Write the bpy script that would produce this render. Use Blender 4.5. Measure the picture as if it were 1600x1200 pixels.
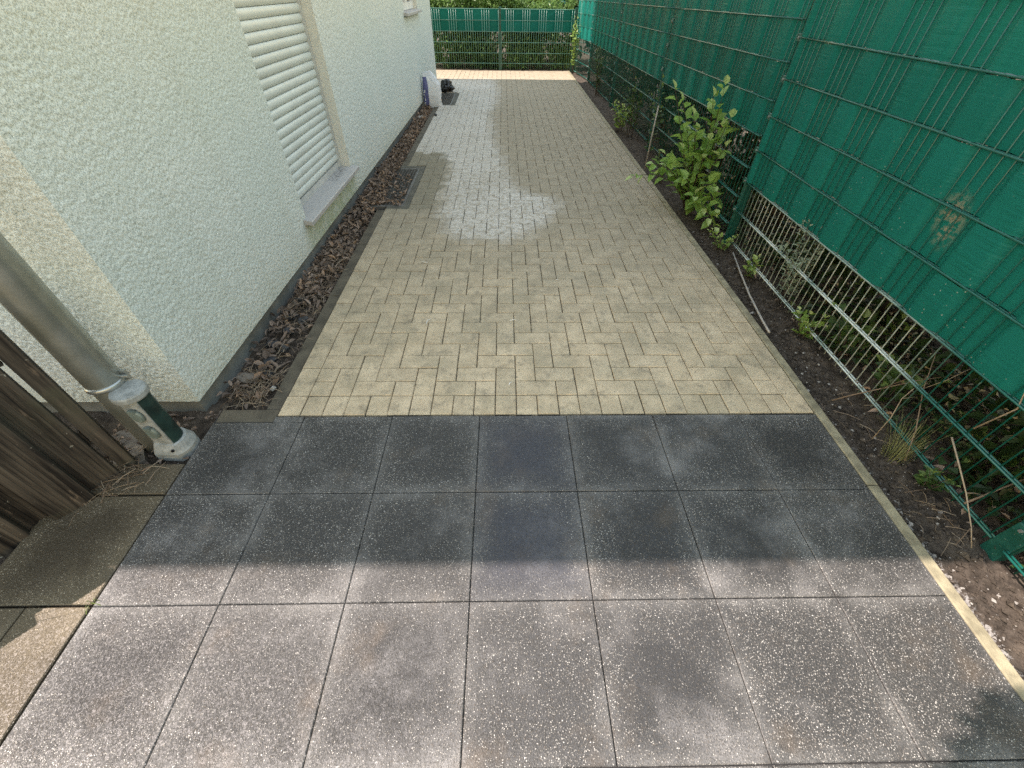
import bpy, math, random
import numpy as np
from mathutils import Vector, Matrix, noise as mnoise

random.seed(7)
RND = random.Random(11)
for o in list(bpy.data.objects):
    bpy.data.objects.remove(o, do_unlink=True)
scene = bpy.context.scene
COL = scene.collection

# ------------------------------------------------------------------ camera
cam_d = bpy.data.cameras.new('camera')
cam = bpy.data.objects.new('camera', cam_d)
COL.objects.link(cam)
cam_d.sensor_width = 36.0
cam_d.lens = 36.0 * 647.87 / 1600.0
cam_d.clip_start = 0.02
cam_d.clip_end = 400
cr = Vector((0.99984396, -0.01497109, 0.00937633))
cu = Vector((0.0036771, 0.69554904, 0.71846921))
cd = Vector((0.01727797, 0.71832262, -0.69549556))
M = Matrix(((cr.x, cu.x, -cd.x, 0), (cr.y, cu.y, -cd.y, 0), (cr.z, cu.z, -cd.z, 1.44665), (0, 0, 0, 1)))
cam.matrix_world = M
scene.camera = cam

# ------------------------------------------------------------------ sky, sun, exposure
SUN_EL = 55.0
world = bpy.data.worlds.new('World')
scene.world = world
world.use_nodes = True
wn = world.node_tree
wn.nodes.clear()
w_out = wn.nodes.new('ShaderNodeOutputWorld')
w_bg = wn.nodes.new('ShaderNodeBackground')
w_sky = wn.nodes.new('ShaderNodeTexSky')
w_sky.sky_type = 'NISHITA'
w_sky.sun_disc = False
w_sky.sun_elevation = math.radians(SUN_EL)
w_sky.sun_rotation = math.radians(-90)
w_sky.air_density = 3.4
w_sky.dust_density = 0.25
w_sky.ozone_density = 0.3
w_bg.inputs['Strength'].default_value = 0.15
wn.links.new(w_sky.outputs[0], w_bg.inputs[0])
wn.links.new(w_bg.outputs[0], w_out.inputs[0])

sun_d = bpy.data.lights.new('sun', 'SUN')
sun_d.energy = 3.7
sun_d.angle = math.radians(0.32)
sun_d.color = (1.0, 0.97, 0.88)
sun = bpy.data.objects.new('sun', sun_d)
COL.objects.link(sun)
sun.rotation_euler = (0, math.radians(-(90 - SUN_EL)), 0)
sun.location = (-6, 0, 12)

scene.render.engine = 'CYCLES'
vs = scene.view_settings
vs.view_transform = 'Standard'
vs.look = 'None'
vs.gamma = 1.0
vs.use_curve_mapping = False
vs.exposure = 1.38
try:
    vs.use_white_balance = True
    vs.white_balance_temperature = 6900
    vs.white_balance_tint = 24
except Exception:
    pass
scene.cycles.use_denoising = False
scene.cycles.use_adaptive_sampling = False
scene.cycles.sample_clamp_indirect = 4.0
scene.cycles.max_bounces = 8
scene.cycles.diffuse_bounces = 3

# ------------------------------------------------------------------ helpers
def V(*a):
    return Vector(a)

class MB:
    """collects polygons for one mesh, with a tint and a centre per face"""
    def __init__(s):
        s.v = []; s.f = []; s.t = []; s.c = []; s.m = []
    def add(s, verts, faces, tint=0.5, cen=(0, 0, 0), mi=0):
        b = len(s.v)
        s.v.extend([tuple(p) for p in verts])
        for f in faces:
            s.f.append(tuple(b + i for i in f)); s.t.append(tint); s.c.append(tuple(cen)); s.m.append(mi)
    def box(s, x0, x1, y0, y1, z0, z1, ch=0.0, tint=0.5, cen=None, mi=0):
        """box, its upper edges chamfered by ch"""
        if cen is None: cen = ((x0 + x1) / 2, (y0 + y1) / 2, z1)
        if ch <= 0:
            vs_ = [(x0, y0, z0), (x1, y0, z0), (x1, y1, z0), (x0, y1, z0), (x0, y0, z1), (x1, y0, z1), (x1, y1, z1), (x0, y1, z1)]
            s.add(vs_, [(0, 3, 2, 1), (4, 5, 6, 7), (0, 1, 5, 4), (1, 2, 6, 5), (2, 3, 7, 6), (3, 0, 4, 7)], tint, cen, mi)
        else:
            zs = z1 - ch
            vs_ = [(x0, y0, z0), (x1, y0, z0), (x1, y1, z0), (x0, y1, z0), (x0, y0, zs), (x1, y0, zs), (x1, y1, zs), (x0, y1, zs),
                   (x0 + ch, y0 + ch, z1), (x1 - ch, y0 + ch, z1), (x1 - ch, y1 - ch, z1), (x0 + ch, y1 - ch, z1)]
            s.add(vs_, [(0, 3, 2, 1), (0, 1, 5, 4), (1, 2, 6, 5), (2, 3, 7, 6), (3, 0, 4, 7),
                        (4, 5, 9, 8), (5, 6, 10, 9), (6, 7, 11, 10), (7, 4, 8, 11), (8, 9, 10, 11)], tint, cen, mi)
    def obox(s, c, ax, ay, az, hx, hy, hz, tint=0.5, mi=0):
        """oriented box, centre c, unit axes, half sizes"""
        c = Vector(c); vs_ = []
        for sz in (-1, 1):
            for sx, sy in ((-1, -1), (1, -1), (1, 1), (-1, 1)):
                vs_.append(c + ax * (hx * sx) + ay * (hy * sy) + az * (hz * sz))
        s.add(vs_, [(0, 3, 2, 1), (4, 5, 6, 7), (0, 1, 5, 4), (1, 2, 6, 5), (2, 3, 7, 6), (3, 0, 4, 7)], tint, c, mi)
    def tube(s, pts, radii, n=8, tint=0.5, cap=True, mi=0):
        pts = [Vector(p) for p in pts]
        if not hasattr(radii, '__len__'): radii = [radii] * len(pts)
        vs_ = []; fs = []
        prev = None
        for i, p in enumerate(pts):
            d = (pts[min(i + 1, len(pts) - 1)] - pts[max(i - 1, 0)])
            if d.length < 1e-9: d = Vector((0, 0, 1))
            d.normalize()
            if prev is None:
                a = Vector((0, 0, 1)) if abs(d.z) < 0.9 else Vector((1, 0, 0))
                e1 = d.cross(a).normalized()
            else:
                e1 = (prev - d * prev.dot(d))
                e1 = e1.normalized() if e1.length > 1e-6 else d.orthogonal().normalized()
            prev = e1
            e2 = d.cross(e1)
            for k in range(n):
                an = 2 * math.pi * k / n
                vs_.append(p + (e1 * math.cos(an) + e2 * math.sin(an)) * radii[i])
        for i in range(len(pts) - 1):
            for k in range(n):
                a = i * n + k; b = i * n + (k + 1) % n
                fs.append((a, b, b + n, a + n))
        if cap:
            fs.append(tuple(range(n - 1, -1, -1)))
            fs.append(tuple((len(pts) - 1) * n + k for k in range(n)))
        s.add(vs_, fs, tint, pts[0], mi)
    def lathe(s, c, prof, n=24, tint=0.5, mi=0):
        """profile of (r, z) about the vertical through c"""
        vs_ = []; fs = []
        for r, z in prof:
            for k in range(n):
                a = 2 * math.pi * k / n
                vs_.append((c[0] + r * math.cos(a), c[1] + r * math.sin(a), c[2] + z))
        for i in range(len(prof) - 1):
            for k in range(n):
                a = i * n + k; b = i * n + (k + 1) % n
                fs.append((a, b, b + n, a + n))
        fs.append(tuple(range(n - 1, -1, -1)))
        fs.append(tuple((len(prof) - 1) * n + k for k in range(n)))
        s.add(vs_, fs, tint, c, mi)
    def leaf(s, p, d, nrm, L, W, fold=0.25, droop=0.15, tint=0.5, fine=True):
        p = Vector(p); d = Vector(d).normalized(); nrm = Vector(nrm)
        sd = d.cross(nrm)
        if sd.length < 1e-5: sd = d.orthogonal()
        sd.normalize(); up = sd.cross(d).normalized()
        def q(t, w, h): return p + d * (L * t) + sd * (W * w) + up * (W * h - L * droop * t * t)
        if fine:
            vs_ = [q(0, 0, 0), q(.28, -.46, fold), q(.3, 0, 0), q(.28, .46, fold), q(.65, -.38, fold * .8), q(.66, 0, 0), q(.65, .38, fold * .8), q(1, 0, 0)]
            s.add(vs_, [(0, 2, 1), (0, 3, 2), (1, 2, 5, 4), (2, 3, 6, 5), (4, 5, 7), (5, 6, 7)], tint, p)
        else:
            vs_ = [q(0, 0, 0), q(.45, -.5, fold), q(1, 0, 0), q(.45, .5, fold)]
            s.add(vs_, [(0, 2, 1), (0, 3, 2)], tint, p)
    def build(s, name, mat, parent=None, smooth=False, loc=None):
        me = bpy.data.meshes.new(name)
        vs_ = s.v
        if parent is not None or loc is not None:
            off = world_loc(parent) if parent is not None else Vector(loc)
            vs_ = [(a - off.x, b - off.y, c - off.z) for a, b, c in s.v]
        me.from_pydata(vs_, [], s.f)
        at = me.attributes.new('tint', 'FLOAT', 'FACE'); at.data.foreach_set('value', s.t)
        ac = me.attributes.new('bc', 'FLOAT_VECTOR', 'FACE'); ac.data.foreach_set('vector', [x for c in s.c for x in c])
        mats = mat if isinstance(mat, (list, tuple)) else [mat]
        for m in mats: me.materials.append(m)
        if len(mats) > 1: me.polygons.foreach_set('material_index', s.m)
        if smooth: me.polygons.foreach_set('use_smooth', [True] * len(me.polygons))
        me.update()
        o = bpy.data.objects.new(name, me)
        COL.objects.link(o)
        if parent is not None: o.parent = parent
        elif loc is not None: o.location = loc
        return o

def world_loc(o):
    p = Vector((0, 0, 0))
    while o is not None:
        p += o.location; o = o.parent
    return p

def empty(name, loc, label=None, cat=None, group=None, kind=None):
    o = bpy.data.objects.new(name, None)
    o.empty_display_size = 0.1
    COL.objects.link(o); o.location = loc
    return tag(o, label, cat, group, kind)

def tag(o, label=None, cat=None, group=None, kind=None):
    if label: o['label'] = label
    if cat: o['category'] = cat
    if group: o['group'] = group
    if kind: o['kind'] = kind
    return o

def nz(x, y, z=0.0, sc=1.0):
    return mnoise.noise(Vector((x * sc, y * sc, z * sc)))

# ------------------------------------------------------------------ material helpers
class NT:
    def __init__(s, name):
        s.m = bpy.data.materials.new(name); s.m.use_nodes = True
        s.t = s.m.node_tree; s.t.nodes.clear()
        s.out = s.t.nodes.new('ShaderNodeOutputMaterial')
        s.p = s.t.nodes.new('ShaderNodeBsdfPrincipled')
        s.t.links.new(s.p.outputs[0], s.out.inputs[0])
        s._pos = None
    def n(s, typ, **kw):
        nd = s.t.nodes.new(typ)
        for k, v in kw.items():
            if k.startswith('_'): setattr(nd, k[1:], v)
            else: s.put(nd, k, v)
        return nd
    def put(s, nd, key, v):
        i = nd.inputs[int(key[1:])] if (key[0] == 'i' and key[1:].isdigit()) else nd.inputs[key]
        if isinstance(v, bpy.types.NodeSocket): s.t.links.new(v, i)
        elif isinstance(v, bpy.types.Node): s.t.links.new(v.outputs[0], i)
        else:
            if hasattr(i.default_value, '__len__') and len(i.default_value) == 4 and len(v) == 3: v = (*v, 1)
            i.default_value = v
    def pos(s):
        if s._pos is None: s._pos = s.n('ShaderNodeNewGeometry').outputs['Position']
        return s._pos
    def attr(s, name):
        return s.n('ShaderNodeAttribute', _attribute_name=name)
    def math(s, op, a, b=0.0, c=None, clamp=False):
        nd = s.n('ShaderNodeMath', _operation=op, _use_clamp=clamp, i0=a, i1=b)
        if c is not None: s.put(nd, 'i2', c)
        return nd.outputs[0]
    def mapr(s, v, a, b, c=0.0, d=1.0, smooth=True):
        return s.n('ShaderNodeMapRange', _interpolation_type='SMOOTHSTEP' if smooth else 'LINEAR',
                   i0=v, i1=a, i2=b, i3=c, i4=d).outputs[0]
    def mix(s, f, a, b, bt='MIX'):
        nd = s.n('ShaderNodeMix', _data_type='RGBA', _blend_type=bt)
        s.put(nd, 'i0', f)
        for k, v in ((6, a), (7, b)):
            i = nd.inputs[k]
            if isinstance(v, bpy.types.NodeSocket): s.t.links.new(v, i)
            else: i.default_value = (*v, 1) if len(v) == 3 else v
        return nd.outputs[2]
    def noise(s, scale, detail=3.0, rough=0.55, vec=None, dist=0.0):
        return s.n('ShaderNodeTexNoise', Vector=vec if vec is not None else s.pos(), Scale=scale, Detail=detail, Roughness=rough, Distortion=dist).outputs[0]
    def voro(s, scale, vec=None, feature='F1', rand=1.0):
        return s.n('ShaderNodeTexVoronoi', _feature=feature, Vector=vec if vec is not None else s.pos(), Scale=scale, Randomness=rand)
    def bump(s, h, dist, strength=1.0, prev=None):
        nd = s.n('ShaderNodeBump', Height=h, Distance=dist, Strength=strength)
        if prev is not None: s.put(nd, 'Normal', prev)
        return nd.outputs[0]
    def done(s, color, rough=0.7, normal=None, spec=None, metal=None, **kw):
        s.put(s.p, 'Base Color', color); s.put(s.p, 'Roughness', rough)
        if normal is not None: s.put(s.p, 'Normal', normal)
        if spec is not None: s.put(s.p, 'Specular IOR Level', spec)
        if metal is not None: s.put(s.p, 'Metallic', metal)
        for k, v in kw.items(): s.put(s.p, k, v)
        return s.m
    def sep(s, v):
        return s.n('ShaderNodeSeparateXYZ', i0=v).outputs

def curve1(nt, val, lo, hi, pts):
    """piecewise linear function of val as a colour ramp; values in 0..1"""
    f = nt.mapr(val, lo, hi, 0, 1, smooth=False)
    r = nt.n('ShaderNodeValToRGB', Fac=f)
    el = r.color_ramp.elements
    while len(el) > 1: el.remove(el[-1])
    for i, (x, y) in enumerate(pts):
        e = el[0] if i == 0 else el.new((x - lo) / (hi - lo))
        e.position = (x - lo) / (hi - lo); e.color = (y, y, y, 1)
    return r.outputs[0]

# ---- render plaster
def m_plaster():
    t = NT('mint_white_roughcast')
    P = t.pos()
    g = t.noise(130, 4, .65)
    v = t.voro(104, vec=t.n('ShaderNodeVectorMath', _operation='ADD', i0=P, i1=t.n('ShaderNodeVectorMath', _operation='SCALE', i0=t.n('ShaderNodeTexNoise', Vector=P, Scale=160.0).outputs['Color'], Scale=.010).outputs[0]).outputs[0]).outputs['Distance']
    h = t.math('ADD', t.math('MULTIPLY', g, .5), t.mapr(v, .10, .50, 0, .6))
    big = t.noise(1.3, 4, .6)
    drip = t.noise(1.0, 4, .6, vec=t.n('ShaderNodeMapping', Vector=P, Scale=(9, 9, .7)).outputs[0])
    c = t.mix(t.mapr(big, .35, .7), (.645, .715, .68), (.70, .75, .72))
    c = t.mix(t.mapr(drip, .5, .8, 0, .35), c, (.54, .57, .50))
    pit = t.math('MULTIPLY', t.mapr(v, .34, .13), t.mapr(g, .40, .60, .0, .45))
    c = t.mix(pit, c, (.40, .44, .41))  # self-shadow of the roughcast painted as darker pits
    c = t.mix(t.mapr(t.noise(215, 3, .7), .55, .40, 0, .78), c, (.30, .34, .32))  # finer specks of the same painted self-shadow
    z = t.sep(P)[2]
    low = t.mapr(t.math('ADD', z, t.math('MULTIPLY', big, .16)), .32, .12, 0, .30)
    c = t.mix(low, c, (.42, .46, .38))
    # green algae under the window sill
    y = t.sep(P)[1]
    al = t.math('MULTIPLY', t.mapr(z, .25, .16, 0, 1), t.math('MULTIPLY', t.mapr(y, 2.75, 2.95), t.mapr(y, 4.15, 3.9)))
    al = t.math('MULTIPLY', al, t.mapr(t.noise(14, 3), .3, .6, .2, .7))
    c = t.mix(al, c, (.30, .36, .22))
    b = t.bump(t.noise(420, 2), .0012, .7)
    return t.done(c, .92, b, spec=.2)

def m_simple(name, col, rough=.6, var=.12, scale=30, bumpd=.0, bscale=200, metal=None, spec=None, vcol=None):
    t = NT(name)
    f = t.mapr(t.noise(scale, 4, .6), .3, .7)
    col2 = vcol or tuple(max(0, c * (1 - 2 * var)) for c in col)
    c = t.mix(f, col2, col)
    b = t.bump(t.noise(bscale, 3), bumpd) if bumpd else None
    return t.done(c, rough, b, metal=metal, spec=spec)

# ---- clinker / concrete paving brick
def m_brick():
    t = NT('beige_concrete_paver')
    P = t.pos()
    tint = t.attr('tint').outputs['Fac']
    bc = t.attr('bc').outputs['Vector']
    # pale and damp patch field sampled half at the brick, half at the point
    q = t.n('ShaderNodeMix', _data_type='VECTOR', i0=.58, i4=bc, i5=P).outputs[1]
    dn = t.n('ShaderNodeTexNoise', Vector=P, Scale=7.0, Detail=4.0).outputs['Color']
    dn = t.n('ShaderNodeVectorMath', _operation='SUBTRACT', i0=dn, i1=(.5, .5, .5)).outputs[0]
    dn = t.n('ShaderNodeVectorMath', _operation='SCALE', i0=dn, Scale=.26).outputs[0]
    q2 = t.n('ShaderNodeVectorMath', _operation='ADD', i0=q, i1=dn).outputs[0]
    X, Y, Z = t.sep(q2)[:3]
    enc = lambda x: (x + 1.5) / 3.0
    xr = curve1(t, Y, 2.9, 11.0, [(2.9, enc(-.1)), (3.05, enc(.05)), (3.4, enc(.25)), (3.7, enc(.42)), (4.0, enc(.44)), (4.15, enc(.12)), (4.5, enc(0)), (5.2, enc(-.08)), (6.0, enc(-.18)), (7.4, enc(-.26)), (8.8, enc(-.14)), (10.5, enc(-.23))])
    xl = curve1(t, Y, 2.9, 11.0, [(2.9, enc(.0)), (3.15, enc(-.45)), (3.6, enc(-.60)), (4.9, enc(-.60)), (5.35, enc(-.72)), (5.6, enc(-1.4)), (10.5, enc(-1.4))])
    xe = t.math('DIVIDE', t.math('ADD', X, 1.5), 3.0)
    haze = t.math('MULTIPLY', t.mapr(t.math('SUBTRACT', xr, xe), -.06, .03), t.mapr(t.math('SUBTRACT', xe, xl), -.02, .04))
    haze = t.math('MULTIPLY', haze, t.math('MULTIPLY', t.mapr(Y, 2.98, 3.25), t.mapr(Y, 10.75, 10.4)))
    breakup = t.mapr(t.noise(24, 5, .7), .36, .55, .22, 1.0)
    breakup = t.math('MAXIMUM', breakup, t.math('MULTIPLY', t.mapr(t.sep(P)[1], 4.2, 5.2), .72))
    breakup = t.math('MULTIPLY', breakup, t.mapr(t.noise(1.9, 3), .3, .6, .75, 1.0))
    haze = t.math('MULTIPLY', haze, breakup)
    # damp strip beside the light shaft grate
    wet = t.math('MULTIPLY', t.mapr(X, -.58, -.64), t.math('MULTIPLY', t.mapr(Y, 3.6, 3.8), t.mapr(t.math('ADD', Y, t.math('MULTIPLY', X, -.6)), 6.15, 5.9)))
    # base colour
    f1 = t.mapr(t.noise(9, 5, .65), .25, .75)
    base = t.mix(f1, (.43, .32, .195), (.64, .495, .32))
    base = t.mix(t.mapr(tint, .4, 1, 0, .22), base, (.66, .53, .37))
    base = t.mix(t.mapr(tint, .4, 0, 0, .20), base, (.30, .25, .175))
    olive = t.mapr(t.noise(3.4, 6, .68), .40, .68, 0, .7)
    base = t.mix(olive, base, (.30, .245, .155))
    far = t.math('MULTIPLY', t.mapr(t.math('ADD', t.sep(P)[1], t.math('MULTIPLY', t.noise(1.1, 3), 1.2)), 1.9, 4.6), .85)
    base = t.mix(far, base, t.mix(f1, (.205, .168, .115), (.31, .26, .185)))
    c = t.mix(t.math('MULTIPLY', wet, .75), base, (.15, .13, .085))
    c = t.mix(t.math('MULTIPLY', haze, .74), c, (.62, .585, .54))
    # dirt spots and fine grain
    sp = t.voro(38).outputs['Distance']
    spm = t.math('MULTIPLY', t.mapr(sp, .20, .06), t.mapr(t.noise(5, 2), .44, .58))
    c = t.mix(t.math('MULTIPLY', spm, .7), c, (.06, .05, .035))
    blot = t.math('MULTIPLY', t.mapr(t.noise(13, 6, .76), .50, .68), .72)
    c = t.mix(blot, c, (.19, .15, .10))
    fine = t.mapr(t.noise(75, 5, .75), .50, .72, 0, .5)
    c = t.mix(fine, c, (.20, .165, .115))
    gr = t.noise(420, 2)
    c = t.mix(t.mapr(gr, .35, .65, 0, .22), c, (.56, .52, .42))
    pits = t.mapr(t.noise(230, 2), .36, .28, 0, .5)
    c = t.mix(pits, c, (.10, .085, .06))
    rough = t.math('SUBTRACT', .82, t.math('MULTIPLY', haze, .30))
    b = t.bump(t.math('ADD', gr, t.math('MULTIPLY', t.noise(60, 3), .8)), .0022, .8)
    return t.done(c, rough, b, spec=.35)

# ---- exposed aggregate slab
def m_slab(name='dark_exposed_aggregate_slab', base=(.034, .033, .031), brown=False):
    t = NT(name)
    P = t.pos()
    tint = t.attr('tint').outputs['Fac']
    bc = t.attr('bc').outputs['Vector']
    wob = t.n('ShaderNodeVectorMath', _operation='SCALE', i0=t.n('ShaderNodeTexNoise', Vector=P, Scale=120.0).outputs['Color'], Scale=.008).outputs[0]
    v = t.voro(228, vec=t.n('ShaderNodeVectorMath', _operation='ADD', i0=P, i1=wob).outputs[0])
    rnd = t.sep(v.outputs['Color'])[0]; rnd2 = t.sep(v.outputs['Color'])[1]; rnd3 = t.sep(v.outputs['Color'])[2]
    chip = t.math('MULTIPLY', t.mapr(v.outputs['Distance'], .55, .25), t.mapr(rnd3, .05, .5))
    lig = t.math('POWER', rnd, 2.1)
    if brown:
        cc = t.mix(lig, (.06, .048, .030), (.52, .44, .32))
    else:
        cc = t.mix(lig, (.033, .032, .030), (.60, .57, .52))
        cc = t.mix(t.mapr(rnd2, .75, .95, 0, .5), cc, (.16, .125, .095))
    c = t.mix(chip, base, cc)
    c = t.mix(t.mapr(t.noise(260, 3, .7), .52, .68, 0, .35), c, (.20, .19, .175) if not brown else (.16, .12, .07))
    # each slab has its own tone; dark damp middles, pale dried edges
    n1 = t.noise(4.2, 4, .6); n2 = t.noise(9.5, 4, .6)
    dv = t.n('ShaderNodeVectorMath', _operation='ABSOLUTE', i0=t.n('ShaderNodeVectorMath', _operation='SUBTRACT', i0=P, i1=bc).outputs[0]).outputs[0]
    dx, dy = t.sep(dv)[0], t.sep(dv)[1]
    e = t.math('MAXIMUM', dx, dy)
    damp = t.math('MULTIPLY', t.mapr(t.math('ADD', e, t.math('MULTIPLY', n1, .26)), .30, .19), t.mapr(tint, .1, .75, .15, .65))
    c = t.mix(damp, c, (.017, .017, .017) if not brown else (.035, .025, .013))
    edge = t.math('MULTIPLY', t.mapr(t.math('ADD', e, t.math('MULTIPLY', n2, .09)), .19, .255), t.mapr(n1, .35, .62, .05, .65))
    edge = t.math('MULTIPLY', edge, t.mapr(t.noise(190, 3, .7), .38, .56, .25, 1))
    c = t.mix(t.math('MULTIPLY', edge, .46), c, (.36, .345, .32) if not brown else (.26, .21, .13))
    bl = t.mapr(t.noise(2.6, 5, .66, vec=t.n('ShaderNodeVectorMath', _operation='ADD', i0=P, i1=(7, 3, 0)).outputs[0]), .48, .74, 0, .34)
    bl = t.math('MULTIPLY', bl, t.mapr(t.noise(210, 3, .7), .36, .58, .2, 1))
    c = t.mix(bl, c, (.44, .42, .40) if not brown else (.24, .19, .11))
    rust = t.mapr(t.noise(3.6, 5, .62, vec=t.n('ShaderNodeVectorMath', _operation='ADD', i0=P, i1=(1, 9, 0)).outputs[0]), .54, .76, 0, .34)
    c = t.mix(rust, c, (.15, .105, .065))
    sp = t.math('MULTIPLY', t.mapr(t.noise(38, 5, .75), .64, .70), t.mapr(t.noise(2.7, 2), .56, .66))
    c = t.mix(t.math('MULTIPLY', sp, .75), c, (.66, .65, .63))
    blue = t.math('MULTIPLY', t.mapr(tint, .93, .97), t.mapr(e, .22, .05, .1, .34))
    c = t.mix(blue, c, (.062, .068, .095))  # sky reflection on two slabs painted as a bluish tint
    b = t.bump(t.math('ADD', t.math('MULTIPLY', chip, t.math('ADD', .4, rnd)), t.math('MULTIPLY', t.noise(330, 2), .5)), .0024, .9)
    return t.done(c, t.mapr(rnd2, 0, 1, .42, .8), b, spec=.5)

def m_soil():
    t = NT('dark_garden_soil')
    n1 = t.noise(26, 6, .7); n2 = t.noise(5, 4)
    c = t.mix(t.mapr(n1, .3, .7), (.032, .025, .019), (.095, .075, .058))
    c = t.mix(t.mapr(n2, .5, .75, 0, .5), c, (.15, .118, .088))
    v = t.voro(95)
    c = t.mix(t.math('MULTIPLY', t.mapr(v.outputs['Distance'], .3, .15), t.mapr(t.sep(v.outputs['Color'])[0], .88, .93)), c, (.34, .31, .27))
    # lime washed out along the kerb in front
    x, y, z = t.sep(t.pos())[:3]
    e = t.math('ABSOLUTE', t.math('SUBTRACT', x, t.math('ADD', 1.535, t.math('MULTIPLY', t.noise(8, 3), .03))))
    lime = t.math('MULTIPLY', t.mapr(e, .03, .0), t.mapr(y, 1.5, .7))
    lime = t.math('MULTIPLY', lime, t.mapr(t.noise(45, 4, .7), .52, .6))
    c = t.mix(t.math('MULTIPLY', lime, .55), c, (.50, .48, .45))
    b = t.bump(n1, .02, .9)
    return t.done(c, .95, b, spec=.2)

def m_leaf(name, c1, c2, c3=None, rough=.45, trans=.35):
    t = NT(name)
    tint = t.attr('tint').outputs['Fac']
    c = t.mix(t.mapr(tint, 0, 1, 0, 1, smooth=False), c1, c2)
    if c3: c = t.mix(t.mapr(tint, .86, .95), c, c3)
    c = t.mix(t.mapr(t.noise(70, 3), .4, .7, 0, .3), c, tuple(x * .55 for x in c1))
    t.done(c, rough, spec=.4)
    tr = t.n('ShaderNodeBsdfTranslucent', Color=c)
    mx = t.n('ShaderNodeMixShader', Fac=trans)
    t.t.links.new(t.p.outputs[0], mx.inputs[1]); t.t.links.new(tr.outputs[0], mx.inputs[2])
    t.t.links.new(mx.outputs[0], t.out.inputs[0])
    return t.m

def m_strip():
    t = NT('green_pvc_privacy_strip')
    P = t.pos()
    tint = t.attr('tint').outputs['Fac']
    c = t.mix(t.mapr(tint, 0, 1), (.0002, .122, .098), (.0004, .168, .138))
    c = t.mix(t.mapr(t.noise(3, 4), .4, .75, 0, .4), c, (.001, .135, .112))
    # dried mud and lime splashes on the lower strips of the front panel
    x, y, z = t.sep(P)[:3]
    m = t.math('MULTIPLY', t.mapr(t.voro(46).outputs['Distance'], .16, .08), t.mapr(t.noise(3.0, 2), .50, .6))
    m = t.math('MULTIPLY', m, t.mapr(z, 1.1, .45, .15, 1))
    c = t.mix(t.math('MULTIPLY', m, .8), c, (.38, .46, .40))
    dx = t.math('SUBTRACT', t.math('MULTIPLY', t.math('SUBTRACT', y, 1.60), .9), t.math('MULTIPLY', t.math('SUBTRACT', z, .79), .2))
    dz = t.math('SUBTRACT', z, .79)
    rr = t.math('SQRT', t.math('ADD', t.math('MULTIPLY', dx, dx), t.math('MULTIPLY', t.math('MULTIPLY', dz, dz), .35)))
    sm = t.math('MULTIPLY', t.mapr(rr, .075, .02), t.mapr(t.noise(38, 5, .75), .44, .58))
    c = t.mix(t.math('MULTIPLY', sm, .75), c, (.42, .34, .24))
    rip = t.noise(1.0, 3, .5, vec=t.n('ShaderNodeMapping', Vector=P, Scale=(1, 4, 72)).outputs[0])
    ripm = t.mapr(t.noise(4, 2), .4, .65)
    b = t.bump(t.math('MULTIPLY', rip, ripm), .007, .6)
    b = t.bump(t.noise(900, 1), .0004, .5, b)
    t.done(c, .44, b, spec=.12)
    tr = t.n('ShaderNodeBsdfTranslucent', Color=t.mix(.5, c, (.02, .30, .19)))
    mx = t.n('ShaderNodeMixShader', Fac=.22)
    t.t.links.new(t.p.outputs[0], mx.inputs[1]); t.t.links.new(tr.outputs[0], mx.inputs[2])
    t.t.links.new(mx.outputs[0], t.out.inputs[0])
    return t.m

def m_wood():
    t = NT('weathered_grooved_wood')
    P = t.pos()
    tint = t.attr('tint').outputs['Fac']
    st = t.n('ShaderNodeMapping', Vector=P, Scale=(46, 46, 2.2)).outputs[0]
    g = t.noise(1.0, 5, .65, vec=st)
    c = t.mix(t.mapr(g, .3, .7), (.012, .010, .009), (.105, .087, .068))
    c = t.mix(t.mapr(t.noise(4, 4), .5, .72, 0, .6), c, (.085, .09, .055))
    c = t.mix(t.math('MULTIPLY', t.mapr(t.noise(1.0, 4, .7, vec=t.n('ShaderNodeMapping', Vector=P, Scale=(30, 30, 5)).outputs[0]), .62, .72), .7), c, (.20, .15, .11))
    c = t.mix(t.math('MULTIPLY', t.mapr(t.noise(33, 4, .7), .66, .72), .8), c, (.40, .39, .34))
    c = t.mix(t.mapr(tint, .6, 1, 0, .55), c, (.048, .050, .032))
    b = t.bump(g, .004, .8)
    return t.done(c, .85, b, spec=.25)

def m_metal_green(name, col, rough=.32):
    t = NT(name)
    c = t.mix(t.mapr(t.noise(40, 4), .45, .75, 0, .45), col, tuple(min(1, x * 1.6 + .02) for x in col))
    c = t.mix(t.math('MULTIPLY', t.mapr(t.noise(120, 3), .66, .72), .6), c, (.32, .36, .33))
    return t.done(c, rough, spec=.6)

MAT = {}
MAT['plaster'] = m_plaster()
MAT['brick'] = m_brick()
MAT['slab'] = m_slab()
MAT['slab_brown'] = m_slab('stained_brown_aggregate_slab', (.085, .066, .040), True)
MAT['soil'] = m_soil()
MAT['joint'] = m_simple('joint_sand', (.11, .088, .06), .95, .3, 60, .004, 300)
MAT['slab_joint'] = m_simple('dark_joint', (.03, .03, .03), .95, .3, 60)
MAT['kerb'] = m_simple('pale_concrete_edging', (.31, .27, .175), .85, .16, 17, .0022, 200, vcol=(.17, .148, .095))
MAT['kerb_wet'] = m_simple('damp_brown_concrete_edging', (.115, .095, .065), .75, .25, 9, .0016, 260)
MAT['plinth'] = m_simple('grey_bitumen_plinth', (.17, .185, .178), .75, .22, 6, .0012, 160, vcol=(.10, .108, .104))
MAT['shutter'] = m_simple('pale_grey_green_shutter', (.58, .635, .61), .45, .05, 5, vcol=(.52, .565, .54))
MAT['alu'] = m_simple('pale_aluminium', (.52, .54, .52), .45, .1, 12)
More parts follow.
